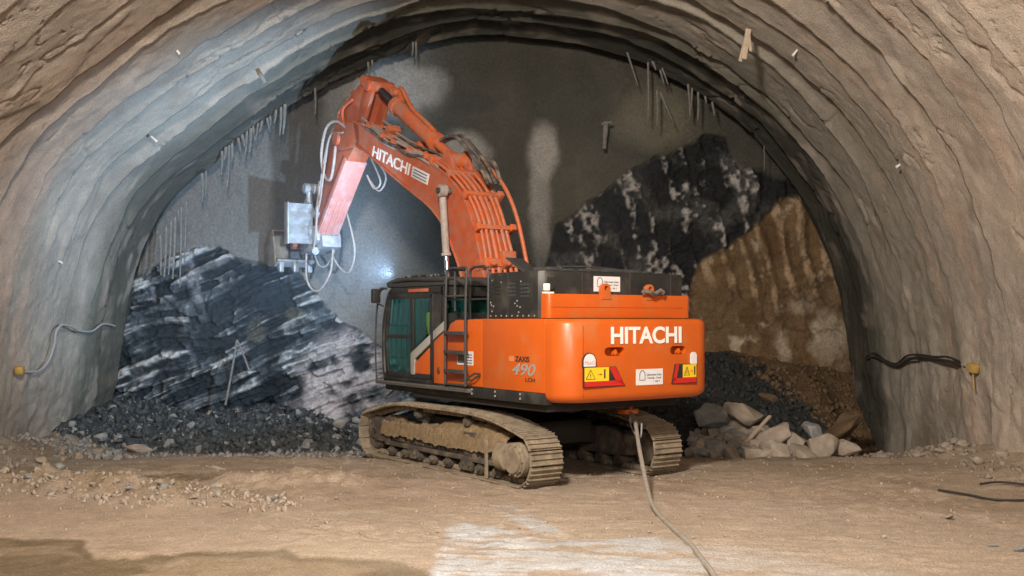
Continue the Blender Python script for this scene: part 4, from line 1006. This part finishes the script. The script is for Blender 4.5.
# ladder and hoops
g = B()
for x_ in (-.47, -1.10):
    g.tube([(x_, 1.60, 1.50), (x_, 1.60, 2.5), (x_, 1.58, 3.3), (x_+(.0 if x_ > -.8 else .0), 1.55, 3.40)], .022, 8, 4)
g.tube([(-.47, 1.58, 3.36), (-.52, 1.56, 3.46), (-.78, 1.55, 3.47), (-1.05, 1.56, 3.46), (-1.10, 1.58, 3.36)], .022, 8, 5)
for z_ in (1.74, 2.06, 2.38): g.span((-1.10, -.47), (1.54, 1.64), (z_-.03, z_+.03), .008)
g.tube([(-1.10, 1.59, 3.0), (-.47, 1.59, 3.0)], .018, 8, 0); g.tube([(-1.10, 1.60, 1.52), (-.47, 1.60, 1.52)], .02, 8, 0)
g.tube([(-.62, 1.5, 2.75), (-.62, 1.5, 3.38), (-.68, 1.5, 3.43), (-.9, 1.5, 3.43), (-.96, 1.5, 3.38), (-.96, 1.5, 2.75)], .018, 7, 3)
g.tube([(-1.1, 1.6, 1.6), (-1.3, 1.56, 1.72), (-1.42, 1.52, 1.72)], .018, 7, 4); g.tube([(-.9, 1.6, 1.6), (-1.25, 1.56, 1.62), (-1.4, 1.52, 1.7)], .014, 7, 4)
g.build('ladder', M_dgrey, EX)
g = B(); g.tube([(-.62, 1.2, 2.62), (-.62, 1.2, 3.35), (-.70, 1.2, 3.48), (-.9, 1.2, 3.50), (-1.10, 1.2, 3.48), (-1.18, 1.2, 3.35), (-1.18, 1.2, 2.62)], .024, 8, 5)
g.tube([(-.62, 1.2, 2.95), (-1.18, 1.2, 2.95)], .016, 7, 0); g.tube([(-.2, 1.2, 2.95), (-.62, 1.2, 2.95)], .016, 7, 0); g.build('guard_hoop', M_dgrey, EX)
g = B(); g.span((-1.15, -.25), (.6, 1.40), (2.35, 2.62), .03)
g.cyl((-1.05, .9, 2.6), (-1.05, .9, 3.25), .045, n=12); g.build('deck_box', M_blk, EX)
g = B(); g.tube([(-1.0, 1.0, 2.6), (-1.02, 1.0, 3.3)], .03, 8, 0); g.build('orange_post', M_ord, EX)
g = B(); g.prism([(-1.30, .35), (-1.30, -.15), (-1.75, -.15), (-1.75, .35)], 'z', 0, .01) if False else None
g.box((-1.55, .75, 3.50), (.5, .40, .02), .004, (.0, -.55, .2)); g.box((-1.60, .45, 3.48), (.04, .12, .26), .01); g.box((-1.35, .55, 3.42), (.16, .2, .16), .03); g.build('tilted_flap', M_dgrey, EX)
g = B(); g.box((1.72, 1.25, 3.33), (.10, .16, .12), .02); g.cyl((1.76, 1.25, 3.33), (1.79, 1.25, 3.33), .05, n=14); wl = g.build('work_lamp', M_blk, EX)
g = B(); g.cyl((1.79, 1.25, 3.33), (1.796, 1.25, 3.33), .045, n=14); g.build('lamp_lens', M_worklamp, wl)

# ---- boom
low = [(5.32, 6.45), (4.65, 6.14), (3.75, 5.65), (2.74, 5.13), (2.11, 4.80), (1.62, 4.40), (1.28, 3.93), (1.02, 3.50), (.75, 2.7), (.55, 2.1)]
up = [(5.52, 7.06), (4.65, 6.64), (3.4, 6.08), (2.42, 5.78), (1.65, 5.45), (1.0, 4.98), (.62, 4.45), (.40, 3.92), (.22, 3.4), (.0, 2.7), (.0, 2.15)]
low3 = catmull([(a, 0, b) for a, b in low], 4); up3 = catmull([(a, 0, b) for a, b in up], 4)
# head of the boom carries the arm pin
def rs(P, n):
    L_ = [0]
    for i in range(len(P)-1): L_.append(L_[-1]+(P[i+1]-P[i]).length)
    out = []
    for k in range(n):
        d = L_[-1]*k/(n-1); i = min(max(j for j in range(len(P)) if L_[j] <= d+1e-9), len(P)-2)
        out.append(P[i].lerp(P[i+1], (d-L_[i])/(L_[i+1]-L_[i])))
    return out
lowR = rs(low3, 34); upR = rs(up3, 34)
def boom_sheet(g, y0, y1, inset=0):
    bm = bmesh.new(); rows = []
    for a, b in zip(lowR, upR):
        rows.append([bm.verts.new((a.x, y0, a.z)), bm.verts.new((b.x, y0, b.z)), bm.verts.new((b.x, y1, b.z)), bm.verts.new((a.x, y1, a.z))])
    for i in range(len(rows)-1):
        for k in range(4): bm.faces.new((rows[i][k], rows[i][(k+1) % 4], rows[i+1][(k+1) % 4], rows[i+1][k]))
    bm.faces.new(rows[0]); bm.faces.new(rows[-1][::-1]); bmesh.ops.recalc_face_normals(bm, faces=bm.faces)
    return g._add(bm)
g = B(); boom_sheet(g, -.36, .36)
# flange lips along the edges
for s in (1, -1):
    g.tube([(p.x, .36*s, p.z) for p in lowR], .028, 6, 0); g.tube([(p.x, .36*s, p.z) for p in upR], .022, 6, 0)
g.cyl((.35, -.5, 2.2), (.35, .5, 2.2), .16, n=20)
# fork at the tip holding the arm
g.prism([(5.2, 6.45), (5.2, 6.95), (5.75, 7.05), (6.35, 6.95), (6.5, 6.72), (6.3, 6.50)], 'y', .24, .36, .02)
g.prism([(5.2, 6.45), (5.2, 6.95), (5.75, 7.05), (6.35, 6.95), (6.5, 6.72), (6.3, 6.50)], 'y', -.36, -.24, .02)
g.cyl((6.28, -.42, 6.74), (6.28, .42, 6.74), .11, n=20, bev=.01)
boom = g.build('boom', M_ord, EX, 30)
# lettering follows the slope of the boom
d_ = Vector((-(4.55-2.90), 0, (5.83-6.44))).normalized(); n_ = Vector((d_.z, 0, -d_.x)); n_ = n_ if n_.z > 0 else -n_
text_mesh('boom_lettering', 'HITACHI', Vector((4.60, .362, 6.13)), d_, n_, 1.72, .24, M_w, boom, .02, .006)
g = B(); O = Vector((2.88, .362, 5.50)); g.box(O+d_*.34+n_*.11, (.70, .012, .22), .003, Matrix((d_, Vector((0, 1, 0)), d_.cross(Vector((0, 1, 0))))).transposed())
pl_ = g.build('white_plate', M_sticker, boom)
g = B()
for k in range(3): g.box(O+d_*.34+n_*(.05+.06*k)+Vector((0, .008, 0)), (.56, .004, .022), 0, Matrix((d_, Vector((0, 1, 0)), d_.cross(Vector((0, 1, 0))))).transposed())
g.build('printed_line', M_ink, pl_)
# boom cylinders
for s in (1, -1):
    y_ = .55*s; a = Vector((1.36, y_, 5.05)); b = Vector((.98, y_, 1.75)); m = a.lerp(b, .36)
    g = B(); g.cyl(a.lerp(b, .04), m, .07, n=20, bev=.01)
    g.cyl(a-Vector((0, .08, 0)), a+Vector((0, .08, 0)), .12, n=20, bev=.02); g.cyl(m-(b-a).normalized()*-.06, m, .095, n=20)
    bc = g.build('boom_cylinder', M_hose, EX); g = B(); g.cyl(m, b, .05, n=16); g.cyl(b-Vector((0, .1, 0)), b+Vector((0, .1, 0)), .12, n=16); g.build('cylinder_rod', M_chrome, bc)
    g = B(); g.cyl((1.36, .36*s, 5.05), (1.36, .67*s, 5.05), .06, n=16, bev=.01); g.build('cylinder_pin', M_rub, bc)
# arm cylinder on top of the boom
a = Vector((4.83, 0, 7.62)); b = Vector((1.75, 0, 5.72)); dd = (b-a).normalized(); m1 = a+dd*.80; m2 = a+dd*2.75
g = B(); g.cyl(m1, m2, .175, n=26, bev=.02); g.cyl(m1-dd*.02, m1+dd*.16, .205, n=26, bev=.02); g.cyl(m2-dd*.1, m2+dd*.05, .20, n=26, bev=.02)
g.cyl(b-Vector((0, .18, 0)), b+Vector((0, .18, 0)), .16, n=18, bev=.02); g.cyl(m2, b, .10, n=14)
ac = g.build('arm_cylinder', M_orh, EX); g = B(); g.cyl(a, m1, .085, n=18); g.build('cylinder_rod', M_drod, ac)
g = B(); g.tube([m1+Vector((-.1, .0, .24)), m1+Vector((-.3, .05, .30)), m1+dd*.9+Vector((0, .05, .27)), m1+dd*1.6+Vector((0, .05, .25)), m2+Vector((0, .05, .22))], .045, 8, 5)
g.cyl(m1+Vector((.02, -.04, .3)), m1+Vector((-.25, -.04, .16)), .10, n=16, bev=.02); g.cyl(m1+Vector((-.02, .12, .27)), m1+Vector((-.02, -.12, .27)), .10, n=16, bev=.02)
g.build('cylinder_port', M_orh, ac)
g = B()
for s in (1, -1): g.prism([(1.35, 5.1), (1.55, 5.75), (1.72, 5.92), (1.95, 5.75), (2.2, 5.5)], 'y', .2*s-.04, .2*s+.04, .015)
g.build('cylinder_bracket', M_ord, boom)

# pipes down the back of the boom, with clamps
def off(P, d):
    out = []
    for i in range(len(P)):
        t = (P[min(i+1, len(P)-1)]-P[max(i-1, 0)]).normalized(); n_ = Vector((t.z, 0, -t.x)) 
        if n_.dot(Vector((-.6, 0, .8))) < 0: n_ = -n_
        out.append(P[i]+n_*d)
    return out
hp = B(); ro = [(.30, .08, .034), (.20, .10, .034), (.06, .09, .045), (-.06, .09, .030), (-.17, .12, .036), (-.30, .10, .036)]
for y_, h_, r_ in ro:
    O_ = off(upR, h_)[14:31]; hp.tube([(p.x, y_*(1+.1*math.sin(i*.5)), p.z) for i, p in enumerate(O_)], r_, 7, 2)
O_ = off(upR, .30)[17:31]; hp.tube([(p.x-.02*math.sin(i*.3), -.43, p.z) for i, p in enumerate(O_)], .038, 7, 2)
hp.build('boom_pipe', M_orh, boom)
for i in (15, 18, 21, 24, 27, 30):
    hp = B(); O_ = off(upR, .09); p = O_[i]; t = (upR[min(i+1, 33)]-upR[i-1]).normalized(); Mx = Matrix((t, Vector((0, 1, 0)), t.cross(Vector((0, 1, 0))))).transposed()
    hp.box((p.x, 0, p.z), (.09, .76, .13), .01, Mx)
    hp.box((p.x, .36, p.z), (.13, .06, .16), .015, Mx); hp.box((p.x, -.40, p.z), (.12, .12, .22), .015, Mx)
    hp.build('pipe_clamp', M_orh, boom)
hp = B(); hp.box((.28, .1, 3.62), (.25, .5, .22), .04); hp.cyl((.4, -.25, 3.6), (.4, .38, 3.6), .10, n=14); hp.cyl((.3, -.05, 3.55), (.05, -.05, 3.68), .09, n=14, bev=.01)
hp.cyl((.28, .22, 3.55), (.06, .25, 3.66), .07, n=12, bev=.01); hp.box((.22, -.15, 3.72), (.2, .3, .3), .03); hp.build('hose_manifold', M_orh, boom)
# hoses and valves lying along the top of the boom
hs = B()
for k, (y_, h_, r_, i0, i1) in enumerate([(.33, .05, .030, 2, 17), (.24, .10, .034, 1, 16), (.12, .11, .030, 2, 18), (-.05, .13, .030, 3, 17), (-.2, .12, .034, 1, 17), (.36, .02, .026, 4, 16)]):
    O_ = off(upR, h_)[i0:i1]; hs.tube([(p.x, y_+.02*math.sin(i*.9+k), p.z+.03*math.sin(i*.75+k*1.7)) for i, p in enumerate(O_)], r_, 7, 2)
hs.build('boom_hose', M_hose, boom)
hs = B()
O_ = off(upR, .03)[3:15]; hs.tube([(p.x, .375, p.z+.01+.03*math.sin(i*1.3)) for i, p in enumerate(O_)], .038, 7, 2)
O_ = off(upR, .06)[2:15]; hs.tube([(p.x, -.02, p.z+.02) for i, p in enumerate(O_)], .04, 7, 2)
O_ = off(upR, .18)[7:16]; hs.tube([(p.x, .10, p.z) for i, p in enumerate(O_)], .03, 7, 2)
hs.build('black_hose', M_rub, boom)
hs = B()
for i in (3, 6, 8, 11, 14):
    p = off(upR, .07)[i]; hs.box((p.x, .1, p.z), (.12, .58, .10), .015, (0, math.radians(28), 0)); hs.cyl((p.x-.05, .28, p.z), (p.x+.12, .28, p.z+.1), .05, n=10)
p = off(upR, .14)[5]; hs.box((p.x, .0, p.z), (.3, .3, .16), .03, (0, .5, 0)); p = off(upR, .14)[10]; hs.box((p.x, -.1, p.z), (.25, .3, .15), .03, (0, .5, 0))
hs.build('hose_clamp', M_orh, boom)
hs = B()
for k, (y_, q) in enumerate([(.0, .0), (.08, .03), (-.10, .05)]):
    hs.tube([(2.2, y_, 6.15+q), (1.7, y_, 6.15+q), (1.3, y_-.05, 5.85+q), (.95, y_-.1, 5.50+q), (.68, y_-.12, 5.15)], .036, 8, 5)
hs.tube([(1.35, -.36, 5.72), (1.05, -.42, 5.62), (.9, -.43, 5.35), (.80, -.43, 5.15)], .042, 8, 5)
hs.build('elbow_hose', M_rub, boom)

# ---- arm
alen = Vector((7.95-6.2, 0, 4.78-6.8))
g = B()
g.prism([(5.05, 7.62), (4.85, 7.84), (5.10, 7.98), (5.55, 7.82), (6.10, 7.55), (6.62, 7.15), (6.88, 6.75), (7.35, 5.95), (7.75, 5.15), (8.02, 4.72), (7.82, 4.52), (7.60, 4.62), (6.75, 5.55), (6.15, 6.15), (5.75, 6.45), (5.62, 6.9), (5.35, 7.3)], 'y', -.235, .235, .02)
arm = g.build('arm', M_ord, EX)
g = B(); g.prism([(6.05, 6.22), (6.75, 5.50), (7.62, 4.58), (7.70, 4.66), (6.85, 5.60), (6.15, 6.32)], 'y', -.27, .27, .01)
for y_ in (-.21, -.07, .07, .21): g.prism([(6.80, 5.40), (7.50, 4.66), (7.56, 4.72), (6.86, 5.46)], 'y', y_-.03, y_+.03, .01)
g.build('wear_plate', material('pink_lit_dusty_paint', (.62, .26, .22), .5, noise=.1, dirt=(.6, .5, .5), dirt_amt=.3), arm)  # pink cast of the cold light painted into the plate, plus pale dust
g = B()
for s in (1, -1):
    g.prism([(4.80, 7.55), (4.78, 7.80), (5.0, 7.90), (5.15, 7.75), (5.55, 6.95), (5.70, 6.5), (5.45, 6.6)], 'y', .22*s-.04, .22*s+.04, .015)
g.cyl((4.93, -.33, 7.74), (4.93, .33, 7.74), .13, n=18, bev=.01); g.cyl((5.2, -.2, 7.9), (5.2, .3, 7.9), .12, n=16, bev=.02)
g.build('arm_heel', M_ord, arm)
# bucket cylinder lying on the front of the arm
g = B(); a = Vector((5.85, .0, 7.70)); b = Vector((8.05, .0, 5.75)); dd = (b-a).normalized(); m_ = a+dd*1.75
g.cyl(a, m_, .13, n=20, bev=.02); g.cyl(a-Vector((0, .2, 0)), a+Vector((0, .2, 0)), .12, n=14); bcy = g.build('bucket_cylinder', M_ord, EX)
g = B(); g.cyl(m_, b, .07, n=14); g.build('cylinder_rod', M_chrome, bcy)
g = B()
for s in (1, -1):
    g.tube([(8.08, .27*s, 5.80), (7.95, .29*s, 5.35), (7.65, .29*s, 5.15)], .07, 8, 4); g.tube([(8.08, .2*s, 5.80), (8.5, .2*s, 5.3), (8.6, .18*s, 4.9)], .07, 8, 4)
g.cyl((8.08, -.36, 5.80), (8.08, .40, 5.80), .13, n=18, bev=.02); g.cyl((7.65, -.34, 5.15), (7.65, .36, 5.15), .10, n=18, bev=.02)
g.build('bucket_link', M_steel, EX)
# hoses on the arm
g = B()
g.tube([(5.9, .33, 6.95), (6.3, .40, 7.15), (6.7, .45, 7.05), (6.95, .46, 6.5), (6.9, .42, 6.0), (6.6, .40, 5.85), (6.45, .38, 6.2), (6.4, .36, 6.6)], .034, 8, 6)
g.tube([(6.0, .36, 6.85), (6.55, .42, 6.85), (6.75, .45, 6.3), (6.95, .44, 5.75), (7.2, .38, 5.4), (7.55, .34, 5.0)], .023, 8, 6)
g.tube([(6.3, -.1, 7.45), (6.8, .0, 7.15), (7.15, .05, 6.75), (7.5, .1, 6.1), (7.85, .15, 5.5)], .023, 8, 6)
g.tube([(6.2, .28, 7.3), (6.75, .34, 6.85), (7.05, .34, 6.35), (7.4, .30, 5.7), (7.7, .28, 5.1)], .027, 8, 6)
g.tube([(5.9, -.3, 6.3), (5.55, -.35, 5.75), (5.85, -.35, 5.62), (6.15, -.32, 5.95)], .023, 8, 6); g.tube([(5.85, -.33, 6.35), (5.35, -.38, 5.85), (5.7, -.4, 5.55), (6.1, -.35, 5.85)], .022, 8, 6)
g.build('arm_hose', M_hose, arm)
g = B()
g.tube([(7.35, -.34, 5.35), (6.95, -.4, 4.3), (7.25, -.4, 3.75), (7.7, -.35, 3.9), (7.95, -.2, 4.35)], .025, 8, 7)
g.tube([(8.35, .2, 4.5), (8.25, .25, 3.6), (7.95, .1, 3.3), (7.55, -.05, 3.75), (7.5, -.1, 4.5)], .025, 8, 7)
g.tube([(8.3, .05, 4.35), (8.1, .0, 3.95), (7.8, -.1, 3.95), (7.55, -.2, 4.4)], .023, 8, 7)
g.tube([(7.4, .30, 5.9), (7.35, .38, 5.2), (7.5, .36, 4.6), (7.75, .3, 4.3)], .027, 8, 7)
g.build('looped_hose', M_hose, arm)
g = B(); g.box((6.35, .28, 7.0), (.5, .12, .35), .04, (0, .6, 0)); g.tube([(5.7, .28, 7.55), (6.15, .3, 7.4), (6.1, .3, 7.0), (6.35, .3, 6.85)], .035, 7, 4); g.tube([(5.9, .28, 7.6), (6.35, .3, 7.35), (6.35, .3, 7.1)], .03, 7, 4)
g.cyl((6.28, .36, 6.74), (6.28, .44, 6.74), .15, n=18, bev=.02); g.build('arm_valve', M_ord, arm)
# quick coupler with corrugated guard
g = B(); g.box((7.95, 0, 4.55), (.85, .66, .42), .06, (0, .35, 0)); g.box((7.55, .0, 4.45), (.4, .5, .3), .05, (0, .2, 0)); g.cyl((8.3, -.36, 4.72), (8.3, .36, 4.72), .14, n=16, bev=.02); g.cyl((7.85, -.4, 4.75), (7.85, .4, 4.75), .12, n=16, bev=.02)
g.box((8.5, .0, 4.4), (.3, .5, .35), .05); g.cyl((8.0, .3, 4.3), (7.6, .3, 4.25), .09, n=12, bev=.02)
qc = g.build('quick_coupler', M_steel, EX)
g = B()
pts = []
for k in range(7):
    z_ = 4.48+.16*k; pts.append((8.62+(.17 if k % 2 else 0), z_))
back = [(x_-.04, z_) for x_, z_ in pts[::-1]]
g.prism([(x_-.80, z_-.05) for x_, z_ in pts+back], 'y', .34, .93); g.box((7.86, .94, 4.91), (.22, .03, 1.0), .01); g.box((7.86, .33, 4.91), (.22, .03, .95), .01); g.span((7.7, 8.0), (.0, .34), (4.6, 4.8), .02)
g.build('corrugated_guard', M_steel, qc)
g = B(); g.box((8.95, .2, 4.62), (.2, .35, .5), .05, (0, .3, 0)); g.cyl((9.05, .1, 4.85), (8.85, .25, 4.75), .08, n=12, bev=.01); g.build('tilt_motor', M_orh, qc)
# bucket: curved shell, side plates, teeth
def bucket():
    n = 14; W = .50; prof = []; C0 = (9.50, 4.42); ta = math.radians(-28)
    def R2(x_, z_): x_ -= C0[0]; z_ -= C0[1]; return (C0[0]+x_*math.cos(ta)-z_*math.sin(ta), C0[1]+x_*math.sin(ta)+z_*math.cos(ta))
    for k in range(n+1):
        a_ = math.radians(115-205*k/n); prof.append(R2(C0[0]+.56*math.cos(a_), C0[1]+.44*math.sin(a_)))
    g = B(); inner = [(C0[0]+(x_-C0[0])*.93, C0[1]+(z_-C0[1])*.93) for x_, z_ in prof]
    g.prism(prof+inner[::-1], 'y', -W+.12, W+.12)
    b = g.build('bucket', M_teeth, EX, 40)
    for s in (1, -1):
        g = B(); y_ = .12+W*s; g.prism(prof, 'y', y_-.02, y_+.02, .005); g.build('side_plate', M_teeth, b)
    x_, z_ = prof[-1]; ex = Vector(R2(C0[0], C0[1]-1))-Vector(C0); px_ = Vector((x_, z_)); pv = Vector((-ex.y, ex.x))
    P4 = lambda u, v: tuple(px_+pv*u+ex*v)
    g = B(); g.prism([P4(-.14, -.04), P4(.14, -.02), P4(.14, .03), P4(-.14, .02)], 'y', .12-W, .12+W, .008); g.build('cutting_edge', M_steel, b)
    for k in range(3):
        g = B(); y_ = -.26+k*.38; g.prism([P4(-.10, -.06), P4(.10, -.05), P4(.10, .10), P4(.06, .24), P4(0, .24), P4(-.08, .08)], 'y', y_-.06, y_+.06, .02); g.build('tooth', M_steel, b)
    for y_ in (0.0, .28):
        g = B(); g.prism([(9.25, 4.82), (8.9, 4.85), (8.75, 4.6), (9.0, 4.45), (9.45, 4.6)], 'y', y_-.03, y_+.03, .01); g.build('hanger', M_teeth, b)
    g = B(); g.cyl((8.9, -.1, 4.66), (8.9, .38, 4.66), .07, n=14); g.build('hanger_pin', M_steel, b)
bucket()
# tow bracket with the trailing cable
g = B(); g.span((-2.75, -2.55), (-.72, -.45), (1.06, 1.14), .015); g.span((-2.72, -2.6), (-.62, -.55), (1.12, 1.36), .01); g.build('tow_bracket', M_or, EX)
bpy.context.view_layer.update()
p0 = EX.matrix_world @ Vector((-2.72, -.56, 1.05))
g = B()
cpts = [p0+Vector((0, 0, .03)), p0+Vector((.04, -.35, -.05)), (1.93, 16.0, .70), (1.91, 15.2, .40), (1.90, 14.4, .13), (1.93, 13.7, .045), (1.99, 12.9, .03), (2.04, 12.0, .03), (2.04, 11.2, .03), (2.02, 10.3, .03), (1.85, 8.0, .03), (1.7, 5, .03)]
g.tube(cpts, .032, 8, 8); tag(g.build('trailing_cable', material('dusty_grey_cable', (.27, .24, .20), .75, noise=.2, nscale=12), None), 'long grey cable hanging from the excavator and trailing over the floor to the front', 'cable')
g = B(); g.tube([p0+Vector((0, 0, .04)), p0+Vector((.01, -.15, -.2)), p0+Vector((.12, -.4, -.33)), p0+Vector((.14, -.45, -.1))], .014, 6, 6); tag(g.build('thin_rope', M_rope, None), 'thin rope looped at the top of the trailing cable', 'rope')
# ================================================================ lights, camera
def area(name, loc, target, size, power, col, sy=None):
    l = bpy.data.lights.new(name, 'AREA'); l.energy = power; l.color = col; l.size = size
    if sy: l.shape = 'RECTANGLE'; l.size_y = sy
    o = bpy.data.objects.new(name, l); COL.objects.link(o); o.location = loc
    o.rotation_euler = (Vector(target)-Vector(loc)).to_track_quat('-Z', 'Y').to_euler(); return o
def spotl(name, loc, target, power, col, ang=70, blend=.6, rad=.08):
    l = bpy.data.lights.new(name, 'SPOT'); l.energy = power; l.color = col; l.spot_size = math.radians(ang); l.spot_blend = blend; l.shadow_soft_size = rad
    o = bpy.data.objects.new(name, l); COL.objects.link(o); o.location = loc
    o.rotation_euler = (Vector(target)-Vector(loc)).to_track_quat('-Z', 'Y').to_euler(); return o
area('tunnel_floodlight', (-1.6, 5.0, 8.5), (.5, 20, 2.5), 1.2, 2700, (1, .90, .79))
area('tunnel_floodlight', (2.5, -1.0, 5.5), (0, 20, 3.0), 1.2, 600, (1, .90, .79))
w = bpy.data.worlds.new('World'); bpy.context.scene.world = w; w.use_nodes = True
w.node_tree.nodes['Background'].inputs[0].default_value = (1, .9, .8, 1); w.node_tree.nodes['Background'].inputs[1].default_value = .12
# work lamps of the machine, cold white, aimed at the left half of the face
spotl('work_light', (-2.30, 20.08, 3.46), (-8.6, 26.0, 6.4), 2900, (.46, .70, 1), 116, .95)
spotl('work_light', (-3.3, 22.6, 6.0), (-5.2, 26.0, 4.0), 95, (.62, .78, 1), 110, .9)
spotl('work_light', (-1.6, 21.4, 3.45), (-2.5, 27, 2.5), 260, (.5, .72, 1), 90, .9)
cam = bpy.data.cameras.new('Camera'); co_ = bpy.data.objects.new('Camera', cam); COL.objects.link(co_)
co_.location = (0, 0, 2.6); co_.rotation_euler = (PI/2, 0, 0); cam.sensor_width = 36; cam.lens = 36*1050/1024
cam.shift_y = 32/1024; cam.clip_end = 200
sc = bpy.context.scene; sc.camera = co_
sc.view_settings.view_transform = 'Standard'; sc.view_settings.look = 'None'; sc.view_settings.gamma = 1
sc.view_settings.use_curve_mapping = False; sc.view_settings.exposure = 0.0

# thin dusty haze hanging in front of the left half of the face
hm = bpy.data.materials.new('dusty_haze'); hm.use_nodes = True; hn = hm.node_tree; hn.nodes.clear()
ho = hn.nodes.new('ShaderNodeOutputMaterial'); hv = hn.nodes.new('ShaderNodeVolumeScatter'); hv.inputs['Color'].default_value = (.85, .92, 1, 1); hv.inputs['Density'].default_value = .010; hv.inputs['Anisotropy'].default_value = .2
hn.links.new(hv.outputs[0], ho.inputs['Volume'])
g = B(); g.span((-8.0, 3.0), (19.9, 26.4), (1.3, 7.4)); hz = g.build('thin_haze', hm); tag(hz, 'thin bluish dust haze hanging before the face left of and behind the cab', 'haze', kind='stuff')
